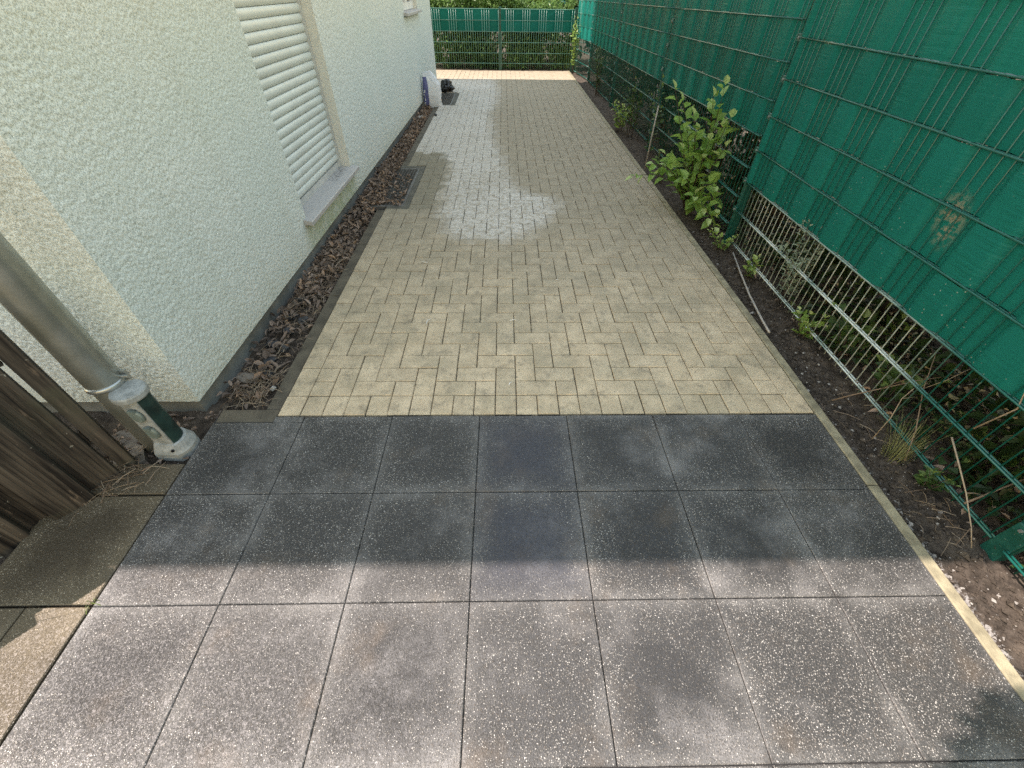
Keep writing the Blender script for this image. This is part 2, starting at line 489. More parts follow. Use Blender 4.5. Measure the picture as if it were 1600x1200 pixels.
def m_sill():
    t = NT('grey_granite_sill')
    c = t.mix(t.mapr(t.noise(140, 4, .6), .3, .7), (.34, .335, .325), (.46, .45, .435))
    x, y, z = t.sep(t.pos())[:3]
    d = t.math('MULTIPLY', t.math('MULTIPLY', t.mapr(y, 3.55, 3.7), t.mapr(y, 4.0, 3.9)), t.mapr(t.noise(55, 4, .7), .53, .58))
    d = t.math('MULTIPLY', d, t.mapr(x, -1.365, -1.385))
    c = t.mix(t.math('MULTIPLY', d, .85), c, (.06, .055, .05))
    return t.done(c, .6, t.bump(t.noise(400, 3), .0006))
MAT['sill'] = m_sill()
MAT['sill_plain'] = m_simple('grey_granite_sill', (.52, .50, .50), .6, .14, 140, .0006, 400, vcol=(.40, .385, .39))
MAT['reveal'] = m_simple('cream_painted_reveal', (.62, .63, .575), .85, .03, 25, .002, 180)
MAT['glass'] = m_simple('dark_window_glass', (.02, .025, .025), .05, .1, 3, spec=.6)
MAT['white'] = m_simple('white_paint', (.74, .75, .73), .5, .06, 8)
MAT['zinc'] = m_simple('dull_zinc_pipe', (.42, .445, .42), .36, .16, 6, .0006, 70, metal=.7, vcol=(.29, .31, .275))
MAT['zinc_bright'] = m_simple('bright_zinc', (.42, .45, .44), .33, .1, 20, metal=.7)
MAT['roof'] = m_simple('dark_roof_tile', (.10, .06, .05), .8, .2, 8)
MAT['soffit'] = m_simple('white_soffit', (.65, .65, .62), .8, .1, 5)
MAT['socket_grey'] = m_simple('pale_grey_plastic', (.33, .35, .34), .5, .12, 40, vcol=(.21, .225, .215))
MAT['socket_green'] = m_simple('dark_green_plastic', (.016, .045, .040), .38, .3, 14)
MAT['flap'] = m_simple('grey_green_flap', (.17, .215, .195), .45, .15, 30)
MAT['black'] = m_simple('black_plastic', (.010, .010, .011), .32, .2, 20, spec=.6)
MAT['sack'] = m_simple('white_woven_plastic', (.66, .69, .72), .42, .06, 14, .0012, 130)
MAT['sack_blue'] = m_simple('blue_print', (.11, .12, .28), .45, .1, 14)
MAT['strip'] = m_strip()
def m_wire():
    t = NT('green_coated_rod')
    x, y, z = t.sep(t.pos())[:3]
    c = t.mix(t.mapr(t.noise(40, 4), .45, .75, 0, .45), (.003, .092, .074), (.010, .135, .110))
    # sky sheen and dust painted pale where the rods stand open near the ground
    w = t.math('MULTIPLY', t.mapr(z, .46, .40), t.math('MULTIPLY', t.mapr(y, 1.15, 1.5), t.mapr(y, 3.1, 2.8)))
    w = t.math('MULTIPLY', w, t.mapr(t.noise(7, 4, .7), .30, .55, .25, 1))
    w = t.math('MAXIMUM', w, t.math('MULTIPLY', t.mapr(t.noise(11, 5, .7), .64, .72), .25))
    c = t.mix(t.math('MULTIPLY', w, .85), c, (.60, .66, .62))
    c = t.mix(t.mapr(y, 11.5, 11.8, 0, .75), c, (.16, .36, .30))  # sunlight at the far end painted into the rod colour
    return t.done(c, .32, spec=.55)
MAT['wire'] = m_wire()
MAT['wire_worn'] = m_metal_green('worn_green_rod', (.13, .21, .18), .34)
MAT['post'] = m_metal_green('green_coated_post', (.005, .075, .058), .36)
MAT['wood'] = m_wood()
MAT['steel'] = m_simple('galvanised_grating', (.17, .165, .155), .6, .2, 30, metal=.4)
MAT['stone'] = m_simple('brown_grey_stone', (.20, .17, .14), .8, .2, 20, .003, 60)
MAT['stone_dark'] = m_simple('dark_slate_stone', (.045, .046, .05), .65, .2, 20, .003, 60)
MAT['stone_pale'] = m_simple('pale_concrete_piece', (.48, .46, .42), .85, .1, 20, .002, 90)
MAT['grit'] = m_simple('pale_grit', (.34, .315, .28), .85, .2, 40)
MAT['pit'] = m_simple('dark_shaft', (.012, .012, .011), .9, .1, 10)
MAT['mortar'] = m_simple('damp_mortar_collar', (.105, .098, .075), .8, .22, 14, .002, 120)
MAT['bark'] = m_simple('brown_bark', (.085, .062, .045), .9, .25, 40, .004, 60)
MAT['twig'] = m_leaf('dry_twig', (.15, .10, .065), (.34, .27, .19), None, .8, .0)
MAT['rod'] = m_simple('grey_stick', (.36, .335, .30), .7, .15, 60)
MAT['litter'] = m_leaf('dead_brown_leaf', (.10, .075, .06), (.40, .30, .235), (.42, .29, .20), .75, .12)
MAT['leaf_bright'] = m_leaf('fresh_green_leaf', (.10, .20, .035), (.33, .48, .11), (.52, .60, .25), .42, .42)
MAT['leaf_fresh'] = m_leaf('light_green_leaf', (.12, .26, .05), (.34, .54, .14), (.50, .64, .27), .42, .45)
MAT['leaf_mid'] = m_leaf('mid_green_leaf', (.030, .070, .018), (.085, .155, .040), (.17, .25, .07), .42, .34)
MAT['leaf_hedge'] = m_leaf('hedge_leaf', (.07, .15, .04), (.22, .36, .10), (.36, .48, .18), .42, .45)
MAT['leaf_dark'] = m_leaf('dark_green_leaf', (.012, .030, .010), (.040, .080, .022), (.10, .16, .05), .38, .28)
MAT['leaf_grey'] = m_leaf('silvery_green_leaf', (.14, .19, .12), (.33, .40, .29), None, .7, .3)
MAT['grass_dry'] = m_leaf('dry_yellow_grass', (.12, .14, .045), (.36, .35, .15), None, .6, .25)
MAT['grass_green'] = m_leaf('green_grass_blade', (.08, .13, .03), (.26, .31, .11), None, .5, .3)
MAT['petal'] = m_simple('white_petal', (.70, .68, .62), .7, .1, 30)

# ================================================================== SETTING: ground and paving
# one sheet of earth out to the horizon; it dips 6 cm below the paving
g = MB()
xs = [-150, -20, -8, -3.5, -1.0, 1.3, 3.0, 8, 20, 150]
ys = [-150, -20, -6, 0, 4, 8, 13, 20, 60, 150]
for j in range(len(ys)):
    for i in range(len(xs)):
        g.v.append((xs[i], ys[j], -.085))
for j in range(len(ys) - 1):
    for i in range(len(xs) - 1):
        a = j * len(xs) + i
        g.f.append((a, a + 1, a + 1 + len(xs), a + len(xs))); g.t.append(.5); g.c.append((0, 0, 0)); g.m.append(0)
tag(g.build('ground', MAT['soil']), kind='structure')

def bed(name, x0, x1, y0, y1, step, zf, mat, skirt=.05):
    """uneven soil sheet"""
    m = MB()
    nx = max(2, int((x1 - x0) / step)); ny = max(2, int((y1 - y0) / step))
    for j in range(ny + 1):
        for i in range(nx + 1):
            x = x0 + (x1 - x0) * i / nx; y = y0 + (y1 - y0) * j / ny
            m.v.append((x, y, zf(x, y)))
    for j in range(ny):
        for i in range(nx):
            a = j * (nx + 1) + i
            m.f.append((a, a + 1, a + nx + 2, a + nx + 1)); m.t.append(.5); m.c.append((0, 0, 0)); m.m.append(0)
    return m.build(name, mat, smooth=True)

def soil_z(x, y):
    e = min(1.0, max(0.0, (x - 1.512) / .07))
    return -.03 - .012 * e + .018 * nz(x, y, 3, 9) + .015 * nz(x, y, 1, 24) + .010 * nz(x, y, 1, 55) + .03 * max(0, min(1, (x - 1.62) / .3)) * (.6 + nz(x, y, 5, 3))
def soil_near(x, y):
    return soil_z(x, y)
tag(bed('soil_bed', 1.5115, 2.75, -.8, 3.4, .014, soil_near, MAT['soil']), kind='structure')
tag(bed('soil_bed', 1.5115, 2.75, 3.4, 14.0, .03, soil_near, MAT['soil']), kind='structure')
def end_z(x, y): return -.012 + .012 * nz(x, y, 1, 9)
tag(bed('soil_bed', -3.5, 1.511, 11.85, 14.0, .06, end_z, MAT['soil']), kind='structure')
def mulch_z(x, y): return -.058 + .018 * nz(x, y, 2, 8) + .012 * nz(x, y, 2, 21)
tag(bed('mulch_bed', -1.47, -1.128, 1.335, 3.80, .02, mulch_z, MAT['soil']), kind='structure')
tag(bed('mulch_bed', -1.47, -1.128, 4.86, 9.9, .03, mulch_z, MAT['soil']), kind='structure')
def corner_z(x, y): return -.035 + .012 * nz(x, y, 2, 9) + .008 * nz(x, y, 2, 25)
tag(bed('soil_bed', -3.2, -1.332, -.5, 1.40, .025, corner_z, MAT['soil']), kind='structure')

# ---- brick paving, herringbone, 10 x 20 cm
U = .1006
X0 = -1.052
NC = 25
Y_S0 = 1.2925
Y_S1 = 1.4175
Y_END = 11.82
paving = MB()
paving.box(X0 - .004, X0 + NC * U + .002, Y_S0 + .002, 3.72, -.07, -.0085)
paving.box(-.848, X0 + NC * U + .002, 3.72, 4.93, -.07, -.0085)
paving.box(X0 - .004, X0 + NC * U + .002, 4.93, 8.02, -.07, -.0085)
paving.box(-.798, X0 + NC * U + .002, 8.02, 9.10, -.07, -.0085)
paving.box(-1.9, X0 + NC * U + .002, 9.10, Y_END + .02, -.07, -.0085)
pav = paving.build('brick_paving', MAT['joint'])
tag(pav, 'beige herringbone brick paving running down the alley', kind='structure')

bricks = []   # (x0,x1,y0,y1)
NR = int((Y_END - Y_S1) / U)
for i in range(NC):
    bricks.append((X0 + i * U, X0 + (i + 1) * U, Y_S0, Y_S1))
for side in (0, NC - 1):
    y = Y_S1
    while y < Y_END - .05:
        y2 = min(y + 2 * U, Y_END)
        bricks.append((X0 + side * U, X0 + (side + 1) * U, y, y2)); y = y2
I0, I1 = 1, NC - 2
for j in range(-1, NR):
    for i in range(I0 - 1, I1 + 1):
        c = (i - j + 1) % 4
        if c == 0:   # lies across: cells i, i+1
            a, b_ = max(i, I0), min(i + 1, I1)
            if j < 0 or a > b_: continue
            bricks.append((X0 + a * U, X0 + (b_ + 1) * U, Y_S1 + j * U, Y_S1 + (j + 1) * U))
        elif c == 3:   # stands along: cells j, j+1
            if i < I0: continue
            a, b_ = max(j, 0), min(j + 1, NR - 1)
            if a > b_: continue
            bricks.append((X0 + i * U, X0 + (i + 1) * U, Y_S1 + a * U, Y_S1 + (b_ + 1) * U))
# paving carries on round the far corner of the house
yy = 9.12
row = 0
while yy < Y_END - .05:
    xx = X0 - U * (2 if row % 2 else 1)
    while xx > -1.9:
        bricks.append((xx, xx + (2 * U), yy, min(yy + U, Y_END)) if xx + 2 * U <= X0 + .001 else (xx, X0, yy, min(yy + U, Y_END)))
        xx -= 2 * U
    if row % 2 == 0: bricks.append((X0 - U, X0, yy, min(yy + U, Y_END)))
    yy += U; row += 1
def clip(b_):
    x0, x1, y0, y1 = b_
    for hx, h0, h1 in ((-.852, 3.735, 4.925), (-.802, 8.035, 9.10)):
        ov = min(y1, h1) - max(y0, h0)
        if x0 < hx - .002 and ov > .002:
            if ov > .6 * (y1 - y0): x0 = hx
            elif y0 < h0: y1 = h0
            else: y0 = h1
    return (x0, x1, y0, y1) if (x1 - x0 > .015 and y1 - y0 > .015) else None
bricks = [c_ for c_ in (clip(b_) for b_ in bricks) if c_]
# drop duplicates
seen = {}
for b_ in bricks:
    seen[(round((b_[0] + b_[1]) * 500), round((b_[2] + b_[3]) * 500))] = b_
bricks = list(seen.values())
bricks.sort(key=lambda b_: ((b_[0] + b_[1]) / 2) ** 2 * .15 + ((b_[2] + b_[3]) / 2) ** 2)
rest = MB()
JW = .0019
for k, (x0, x1, y0, y1) in enumerate(bricks):
    m = MB() if k < 300 else rest
    n0 = len(m.v)
    t_ = RND.random()
    dz = RND.uniform(-.0016, .0012); tx = RND.uniform(-.010, .010); ty = RND.uniform(-.010, .010)
    jx = RND.uniform(-.0009, .0009); jy = RND.uniform(-.0009, .0009)
    cx, cy = (x0 + x1) / 2, (y0 + y1) / 2
    m.box(x0 + JW + jx, x1 - JW + jx, y0 + JW + jy, y1 - JW + jy, -.06, 0, .0032, t_, (cx, cy, t_))
    rz = RND.uniform(-.006, .006)
    for q_ in range(n0, len(m.v)):
        a, b_, c_ = m.v[q_]
        dx, dy = a - cx, b_ - cy
        m.v[q_] = (cx + dx - rz * dy, cy + dy + rz * dx, c_ + (dz + tx * dx + ty * dy if c_ > -.03 else 0))
    if k < 300:
        m.build('brick', MAT['brick'], pav)
o = rest.build('brick', MAT['brick'], pav)
tag(o, kind='stuff')

# ---- slab paving
S = .403
GX, GY = -.1167, 1.2845
slabbase = MB()
slabbase.box(GX - 3 * S - .002, 1.4635, GY - 6 * S, GY - .0015, -.075, -.0085)
slabs = slabbase.build('slab_paving', MAT['slab_joint'])
tag(slabs, 'dark exposed aggregate slab paving in the foreground', kind='structure')
cols = [GX + (i - 3) * S for i in range(7)] + [1.4635]
for j in range(6):
    for i in range(7):
        x0, x1 = cols[i], cols[i + 1]
        y1 = GY - j * S; y0 = y1 - S
        if i == 0 and j == 0: y1 -= .035
        m = MB()
        gp = .0014
        m.box(x0 + gp, x1 - gp, y0 + gp, y1 - gp, -.045, 0, .0026, .97 if (i == 3 and j < 2) else RND.random() * .9, None)  # two middle slabs get the painted sky tint
        if i == 0 and j == 0: m.box(-1.0545, x1 - gp, y1 - gp - .0005, GY - .0012, -.045, -.0002, 0, m.t[0], ((x0 + x1) / 2, (y0 + y1) / 2, 0))
        dz = RND.uniform(-.0012, .0010); tx = RND.uniform(-.0035, .0035); ty = RND.uniform(-.0035, .0035)
        cx, cy = (x0 + x1) / 2, (y0 + y1) / 2
        m.v = [(a, b_, c_ + dz + tx * (a - cx) + ty * (b_ - cy)) if c_ > -.03 else (a, b_, c_) for a, b_, c_ in m.v]
        m.build('slab', MAT['slab'], slabs)
# older brown slabs on the left
for (x0, x1, y0, y1) in [(-1.735, -1.332, .484, .882), (-1.66, -1.332, .886, 1.03), (-1.535, -1.332, .08, .480), (-1.94, -1.539, .08, .480), (-1.535, -1.332, -.32, .076), (-1.94, -1.539, -.32, .076)]:
    m = MB()
    m.box(x0 + .002, x1 - .002, y0 + .002, y1 - .002, -.05, -.004 + RND.uniform(-.002, .002), .003, RND.random())
    tx, ty = RND.uniform(-.008, .004), RND.uniform(-.006, .006)
    m.v = [(a, b_, c_ + tx * (a - x1) + ty * (b_ - y0)) if c_ > -.03 else (a, b_, c_) for a, b_, c_ in m.v]
    o = m.build('slab', MAT['slab_brown'], slabs)
    o['label'] = 'older brown stained slab at the left edge'

terr = MB()  # unseen paving, added to bounce light onto the house front
terr.box(-4.5, 1.4635, -4.5, GY - 6 * S - .003, -.06, -.004)
terr.box(-4.5, -1.945, GY - 6 * S, .05, -.06, -.012)
tag(terr.build('terrace', MAT['slab']), 'unseen grey slab terrace added behind the viewpoint to bounce light', kind='structure')
# ---- kerbs
kerb = empty('kerb', (1.487, 0, 0), 'pale concrete edging along the right side of the paving', kind='structure')
y = -1.1
while y < 11.8:
    m = MB()
    m.box(1.4655, 1.511, y + .0012, min(y + 1.0, 11.84) - .0012, -.08, .001 + RND.uniform(-.002, .002), .004, RND.random())
    m.build('edging_stone', MAT['kerb'], kerb); y += 1.0
lk = empty('kerb', (-1.09, 0, 0), 'damp brown concrete edging between leaf strip and bricks', kind='structure')
for (y0, y1) in [(1.34, 2.33), (2.332, 3.06), (3.063, 3.72), (4.94, 5.92), (5.922, 6.9), (6.902, 7.98)]:
    m = MB()
    m.box(-1.128, -1.0565, y0, y1, -.08, -.010 + RND.uniform(-.003, .003), .004, RND.random())
    m.build('edging_stone', MAT['kerb_wet'], lk)
m = MB(); m.box(-1.325, -1.058, 1.2535, 1.337, -.08, -.008, .004, .3)
m.build('edging_stone', MAT['kerb_wet'], lk)

# ================================================================== HOUSE
HX, HY = -1.40, 1.33
SL = .0145
def hp(y, d, z):
    """point on the alley wall: distance y along it, d out of it"""
    return (HX + d + SL * y, HY + y - SL * d, z)
house = empty('house', (HX, HY, 0), 'pale mint rendered house wall with grey roller shutter on the left', 'house')
HL = 8.45
ZB, ZT = .055, 5.0
W1 = (1.565, 2.68, .255, 2.10)
W2 = (6.03, 7.10, 1.145, 2.25)
RD = .105
ysn = [0, W1[0], W1[1], W2[0], W2[1], HL]
zsn = [ZB, W1[2], W2[2], W1[3], W2[3], ZT]
DEP = 8.0
wv, wq, wn_ = [], [], 0
def wall_sheet(fn, u0, u1, z0, z1, step=None, seed=0, amp=.0021):
    """one rectangle of the wall; step set: real roughcast relief"""
    global wn_
    if step is None: nu = nv = 1
    else: nu = max(1, int((u1 - u0) / step)); nv = max(1, int((z1 - z0) / step))
    U_, Z_ = np.meshgrid(np.linspace(u0, u1, nu + 1), np.linspace(z0, z1, nv + 1))
    D_ = np.zeros_like(U_)
    if step is not None:
        rg = np.random.default_rng(seed)
        def blur(a, n):
            for _ in range(n):
                a = (a + np.roll(a, 1, 0) + np.roll(a, -1, 0)) / 3; a = (a + np.roll(a, 1, 1) + np.roll(a, -1, 1)) / 3
            return a
        a = rg.standard_normal(U_.shape); a = .45 * a + blur(a, 1) * .9; a /= a.std()
        b = blur(rg.standard_normal(U_.shape), 9); b /= b.std()
        D_ = amp * np.clip(np.where(a > 0, np.tanh(a * 1.1) * .55, np.tanh(a * .8) * 1.35) + .05 * b, -1.6, 1.0)
        m_ = np.ones_like(D_); m_[0, :] = m_[-1, :] = 0; m_[:, 0] = m_[:, -1] = 0
        D_ = D_ * m_
    P_ = fn(U_, D_, Z_)
    wv.append(np.stack([p.ravel() for p in P_], 1))
    I_ = np.arange((nu + 1) * (nv + 1)).reshape(nv + 1, nu + 1) + wn_
    wq.append(np.stack([I_[:-1, :-1].ravel(), I_[:-1, 1:].ravel(), I_[1:, 1:].ravel(), I_[1:, :-1].ravel()], 1))
    wn_ += (nu + 1) * (nv + 1)
def f_side(u, d, z): return (HX + d + SL * u, HY + u - SL * d, z)
def f_front(u, d, z): return (HX - u, HY - d, z)
ZV = 1.50     # relief is modelled up to here, plain above
wall_sheet(f_side, 0, W1[0], ZB, ZV, .0042, 1)
wall_sheet(f_side, W1[0], W1[1], ZB, W1[2], .0042, 2)
wall_sheet(f_side, W1[1], W2[0], ZB, ZV, .0062, 3, .0026)
wall_sheet(f_side, W2[0], W2[1], ZB, W2[2], .010, 4, .0028)
wall_sheet(f_side, W2[1], HL, ZB, ZV, .010, 5, .0028)
wall_sheet(f_side, 0, W1[0], ZV, ZT); wall_sheet(f_side, W1[0], W1[1], W1[3], ZT); wall_sheet(f_side, W1[1], W2[0], ZV, ZT)
wall_sheet(f_side, W2[0], W2[1], W2[3], ZT); wall_sheet(f_side, W2[1], HL, ZV, ZT)
wall_sheet(f_front, 0, .62, ZB, ZV, .0042, 6); wall_sheet(f_front, .62, DEP, ZB, ZV); wall_sheet(f_front, 0, DEP, ZV, ZT)
wall_sheet(lambda u, d, z: (HX + SL * HL * (1 - u / DEP) - u * 1.0, HY + HL + 0 * u, z), 0, DEP, ZB, ZT)
wall_sheet(lambda u, d, z: (HX - DEP + 0 * u, HY + u, z), 0, HL, ZB, ZT)
wall_sheet(lambda u, d, z: (HX - z + SL * u * (1 - z / DEP), HY + u, ZB + 0 * u), 0, HL, 0, DEP)
wall_sheet(lambda u, d, z: (HX - z + SL * u * (1 - z / DEP), HY + u, ZT + 0 * u), 0, HL, 0, DEP)
VV = np.concatenate(wv) - np.array([HX, HY, 0]); QQ = np.concatenate(wq)
wme = bpy.data.meshes.new('wall')
wme.vertices.add(len(VV)); wme.vertices.foreach_set('co', VV.astype(np.float32).ravel())
wme.loops.add(len(QQ) * 4); wme.loops.foreach_set('vertex_index', QQ.astype(np.int32).ravel())
wme.polygons.add(len(QQ)); wme.polygons.foreach_set('loop_start', np.arange(0, len(QQ) * 4, 4, dtype=np.int32))
wme.polygons.foreach_set('loop_total', np.full(len(QQ), 4, dtype=np.int32))
wme.update(calc_edges=True); wme.validate()
wme.materials.append(MAT['plaster'])
wo = bpy.data.objects.new('wall', wme); COL.objects.link(wo); wo.parent = house
pm = MB()
PR = -.022
pm.add([hp(.02, PR, -.10), hp(HL - .02, PR, -.10), hp(HL - .02, PR, ZB + .01), hp(.02, PR, ZB + .01)], [(0, 1, 2, 3)])
pm.add([(HX - DEP, HY + .022, -.10), hp(.02, PR, -.10), hp(.02, PR, ZB + .01), (HX - DEP, HY + .022, ZB + .01)], [(0, 1, 2, 3)])
pm.add([hp(HL - .02, PR, -.10), (HX - DEP, HY + HL - .02, -.10), (HX - DEP, HY + HL - .02, ZB + .01), hp(HL - .02, PR, ZB + .01)], [(0, 1, 2, 3)])
pm.build('plinth', MAT['plinth'], house)
# roof: low gable, eaves over the alley, verges over both ends
rm = MB()
EX = -.70; RY0, RY1 = .596, 10.62
rx0, rx1, rmid = HX - DEP - .6, EX, (HX - DEP - .6 + EX) / 2
ez, rz_ = 5.0, 6.6
prof = [(rx1, ez), (rmid, rz_), (rx0, ez), (rx0, ez + .16), (rmid, rz_ + .18), (rx1, ez + .16)]
vsr = [(x, RY0, z) for x, z in prof] + [(x, RY1, z) for x, z in prof]
rm.add(vsr, [(0, 1, 4, 5), (1, 2, 3, 4), (6 + 5, 6 + 4, 6 + 1, 6 + 0), (6 + 4, 6 + 3, 6 + 2, 6 + 1),
             (0, 6, 7, 1), (1, 7, 8, 2), (5, 4, 10, 11), (4, 3, 9, 10), (0, 5, 11, 6), (2, 8, 9, 3)])
rf = rm.build('roof', MAT['roof'], house)
for yy in (HY + .03, HY + HL - .03):
    gm = MB()
    gm.add([(HX - DEP, yy, ZT), (HX - .02, yy, ZT), (rmid, yy, rz_ - .05)], [(0, 1, 2)])
    gm.build('gable', MAT['plaster'], house)

def window(w, shutter):
    a, b_, c_, d_ = w
    win = bpy.data.objects.new('window', None); COL.objects.link(win); win.parent = house
    win.location = Vector(hp(a, 0, c_)) - house.location
    m = MB()   # reveals
    m.add([hp(a, .0, c_), hp(a, -RD, c_), hp(a, -RD, d_), hp(a, 0, d_)], [(0, 1, 2, 3)])
    m.add([hp(b_, 0, c_), hp(b_, 0, d_), hp(b_, -RD, d_), hp(b_, -RD, c_)], [(0, 1, 2, 3)])
    m.add([hp(a, 0, d_), hp(a, -RD, d_), hp(b_, -RD, d_), hp(b_, 0, d_)], [(0, 1, 2, 3)])
    m.add([hp(a, 0, c_), hp(b_, 0, c_), hp(b_, -RD, c_), hp(a, -RD, c_)], [(0, 1, 2, 3)])
    m.build('reveal', MAT['reveal'], win)
    # sill: slab sloping slightly outwards
    m = MB()
    s0, s1 = a - .05, b_ + .045
    T = .026
    pts = []
    for y_ in (s0, s1):
        pts += [hp(y_, .058, c_ - T - .004), hp(y_, .001, c_ - T), hp(y_, .001, c_ + .006), hp(y_, .052, c_ - .001), hp(y_, .058, c_ - .007)]
    m.add(pts, [(0, 1, 2, 3, 4), (9, 8, 7, 6, 5), (0, 5, 6, 1), (1, 6, 7, 2), (2, 7, 8, 3), (3, 8, 9, 4), (4, 9, 5, 0)])
    pts = []
    for y_ in (a + .001, b_ - .001):
        pts += [hp(y_, .002, c_ - T), hp(y_, -RD + .003, c_ - T), hp(y_, -RD + .003, c_ + .012), hp(y_, .002, c_ + .006)]
    m.add(pts, [(0, 1, 2, 3), (7, 6, 5, 4), (0, 4, 5, 1), (2, 6, 7, 3), (1, 5, 6, 2), (3, 7, 4, 0)])
    m.build('sill', MAT['sill'], win)
    return win
win1 = window(W1, True)
a, b_, c_, d_ = W1
# guide rails
for y0, y1 in ((a + .002, a + .03), (b_ - .03, b_ - .002)):
    m = MB(); pts = []
    for z in (c_ + .012, d_ - .002):
        pts += [hp(y0, -.075, z), hp(y1, -.075, z), hp(y1, -.102, z), hp(y0, -.102, z)]
    m.add(pts, [(0, 1, 5, 4), (1, 2, 6, 5), (2, 3, 7, 6), (3, 0, 4, 7), (4, 5, 6, 7)])
    m.build('guide_rail', MAT['alu'], win1)
# roller shutter slats, each bowed
PIT = .0535
sh = bpy.data.objects.new('roller_shutter', None); COL.objects.link(sh); sh.parent = win1
sh.location = (0, 0, 0)
shw = world_loc(sh)
def slat_mesh(hgt, flat):
    me = MB(); NS = 7
    pr = []
    for k in range(NS + 1):
        f = k / NS
        pr.append((0.010 * math.sin(math.pi * f) ** .8 if not flat else .004, hgt * f))
    pr = [(-.004, 0)] + pr + [(-.004, hgt)]
    vs_ = []
    for y_ in (a + .012, b_ - .012):
        for dd, zz in pr: vs_.append(hp(y_, -.092 + dd, zz))
    n = len(pr)
    fs = [(k, n + k, n + k + 1, k + 1) for k in range(n - 1)]
    me.add(vs_, fs)
    return me
z = c_ + .012
first = None
m = slat_mesh(.045, True); m.v = [(p[0], p[1], p[2] + z) for p in m.v]
o = m.build('end_bar', MAT['alu'], sh)
z += .050
k = 0
base_mesh = None
while z < d_ - .02:
    if base_mesh is None:
        m = slat_mesh(PIT - .0022, False)
        o = m.build('slat', MAT['shutter'], sh, smooth=True)
        base_mesh = o.data
        o.location = (0, 0, z)
    else:
        o = bpy.data.objects.new('slat', base_mesh); COL.objects.link(o); o.parent = sh
        o.location = (RND.uniform(-.001, .001), 0, z)
    z += PIT; k += 1
m = MB(); m.add([hp(a, -.099, c_), hp(b_, -.099, c_), hp(b_, -.099, d_), hp(a, -.099, d_)], [(0, 1, 2, 3)])
m.build('backing', MAT['plinth'], win1)
# spider web / dirt streak on the sill
win2 = window(W2, False)
a, b_, c_, d_ = W2
m = MB(); m.add([hp(a, -.10, c_), hp(b_, -.10, c_), hp(b_, -.10, d_), hp(a, -.10, d_)], [(0, 1, 2, 3)])
m.build('pane', MAT['glass'], win2)
for (y0, y1, z0, z1) in ((a + .001, a + .075, c_ + .014, d_ - .001), (b_ - .075, b_ - .001, c_ + .014, d_ - .001), (a + .076, b_ - .076, c_ + .014, c_ + .09), (a + .076, b_ - .076, d_ - .08, d_ - .001), ((a + b_) / 2 - .05, (a + b_) / 2 + .05, c_ + .091, d_ - .081)):
    m = MB(); pts = []
    for dd in (-.098, -.055):
        pts += [hp(y0, dd, z0), hp(y1, dd, z0), hp(y1, dd, z1), hp(y0, dd, z1)]
    m.add(pts, [(4, 5, 6, 7), (0, 1, 5, 4), (1, 2, 6, 5), (2, 3, 7, 6), (3, 0, 4, 7)])
    m.build('frame', MAT['white'], win2)

# ================================================================== downpipe
PX, PY = -1.510, 1.155
dp = empty('downpipe', (PX, PY, 0), 'dull grey metal downpipe in front of the house corner', 'downpipe')
m = MB()
m.lathe((PX, PY, 0), [(.056, -.06), (.056, .34), (.056, .345)], 28); m.build('lower_pipe', MAT['zinc'], dp, smooth=True)
m = MB()
m.lathe((PX, PY, 0), [(.0575, .335), (.0595, .34), (.0595, 2.4), (.0595, 4.86)], 28); m.build('upper_pipe', MAT['zinc'], dp, smooth=True)
m = MB()
m.lathe((PX, PY, 0), [(.0596, .336), (.064, .340), (.066, .348), (.064, .356), (.0598, .360)], 28); m.build('bead_ring', MAT['zinc_bright'], dp, smooth=True)
m = MB()
m.obox((PX + .064, PY + .028, .36), V(1, 0, 0), V(0, 1, 0), V(0, 0, 1), .010, .006, .022)
m.tube([(PX + .058, PY + .012, .366), (PX + .090, PY + .012, .366)], .006, 8)
m.build('clamp', MAT['zinc_bright'], dp)
m = MB(); m.lathe((PX, PY, 0), [(.0598, 1.9), (.064, 1.9), (.064, 1.94), (.0598, 1.94)], 28)
m.tube([(PX, PY + .06, 1.92), (PX, HY + .02, 1.92)], .006, 8); m.build('wall_bracket', MAT['zinc_bright'], dp)
m = MB(); m.tube([(PX, PY, 4.84), (PX, PY, 4.9), (PX + .15, PY + .25, 5.02)], .05, 14); m.build('swan_neck', MAT['zinc'], dp)

# ================================================================== garden socket post
SX, SY = -1.415, 1.122
sp = empty('socket_post', (SX, SY, 0), 'short garden power socket post, green with pale grey cap and foot', 'socket post')
FA = math.radians(-94)      # direction the flat socket face looks
fd = V(math.cos(FA), math.sin(FA), 0); fs_ = V(-fd.y, fd.x, 0)
R_ = .050
def dshape(r, flat, n=22):
    """round column with a flat front: list of (u along fd, w along fs)"""
    a0 = math.acos(flat / r)
    return [(r * math.cos(a0 + (2 * math.pi - 2 * a0) * k / n), r * math.sin(a0 + (2 * math.pi - 2 * a0) * k / n)) for k in range(n + 1)]
def loft(m, rings, mi=0):
    n = len(rings[0]); vs_ = []; fs = []
    for r in rings: vs_ += r
    for i in range(len(rings) - 1):
        for k in range(n):
            b2 = (k + 1) % n
            fs.append((i * n + k, i * n + b2, (i + 1) * n + b2, (i + 1) * n + k))
    fs.append(tuple(range(n - 1, -1, -1))); fs.append(tuple((len(rings) - 1) * n + k for k in range(n)))
    m.add(vs_, fs, .5, (0, 0, 0), mi)
C0 = V(SX, SY, 0)
def ring(r, flat, z): return [C0 + fd * u + fs_ * w + V(0, 0, z) for u, w in dshape(r, flat)]
m = MB(); loft(m, [ring(R_, .030, .045), ring(R_, .030, .312)]); m.build('column', MAT['socket_green'], sp)
m = MB()   # pale face plate
fp = C0 + fd * .0315
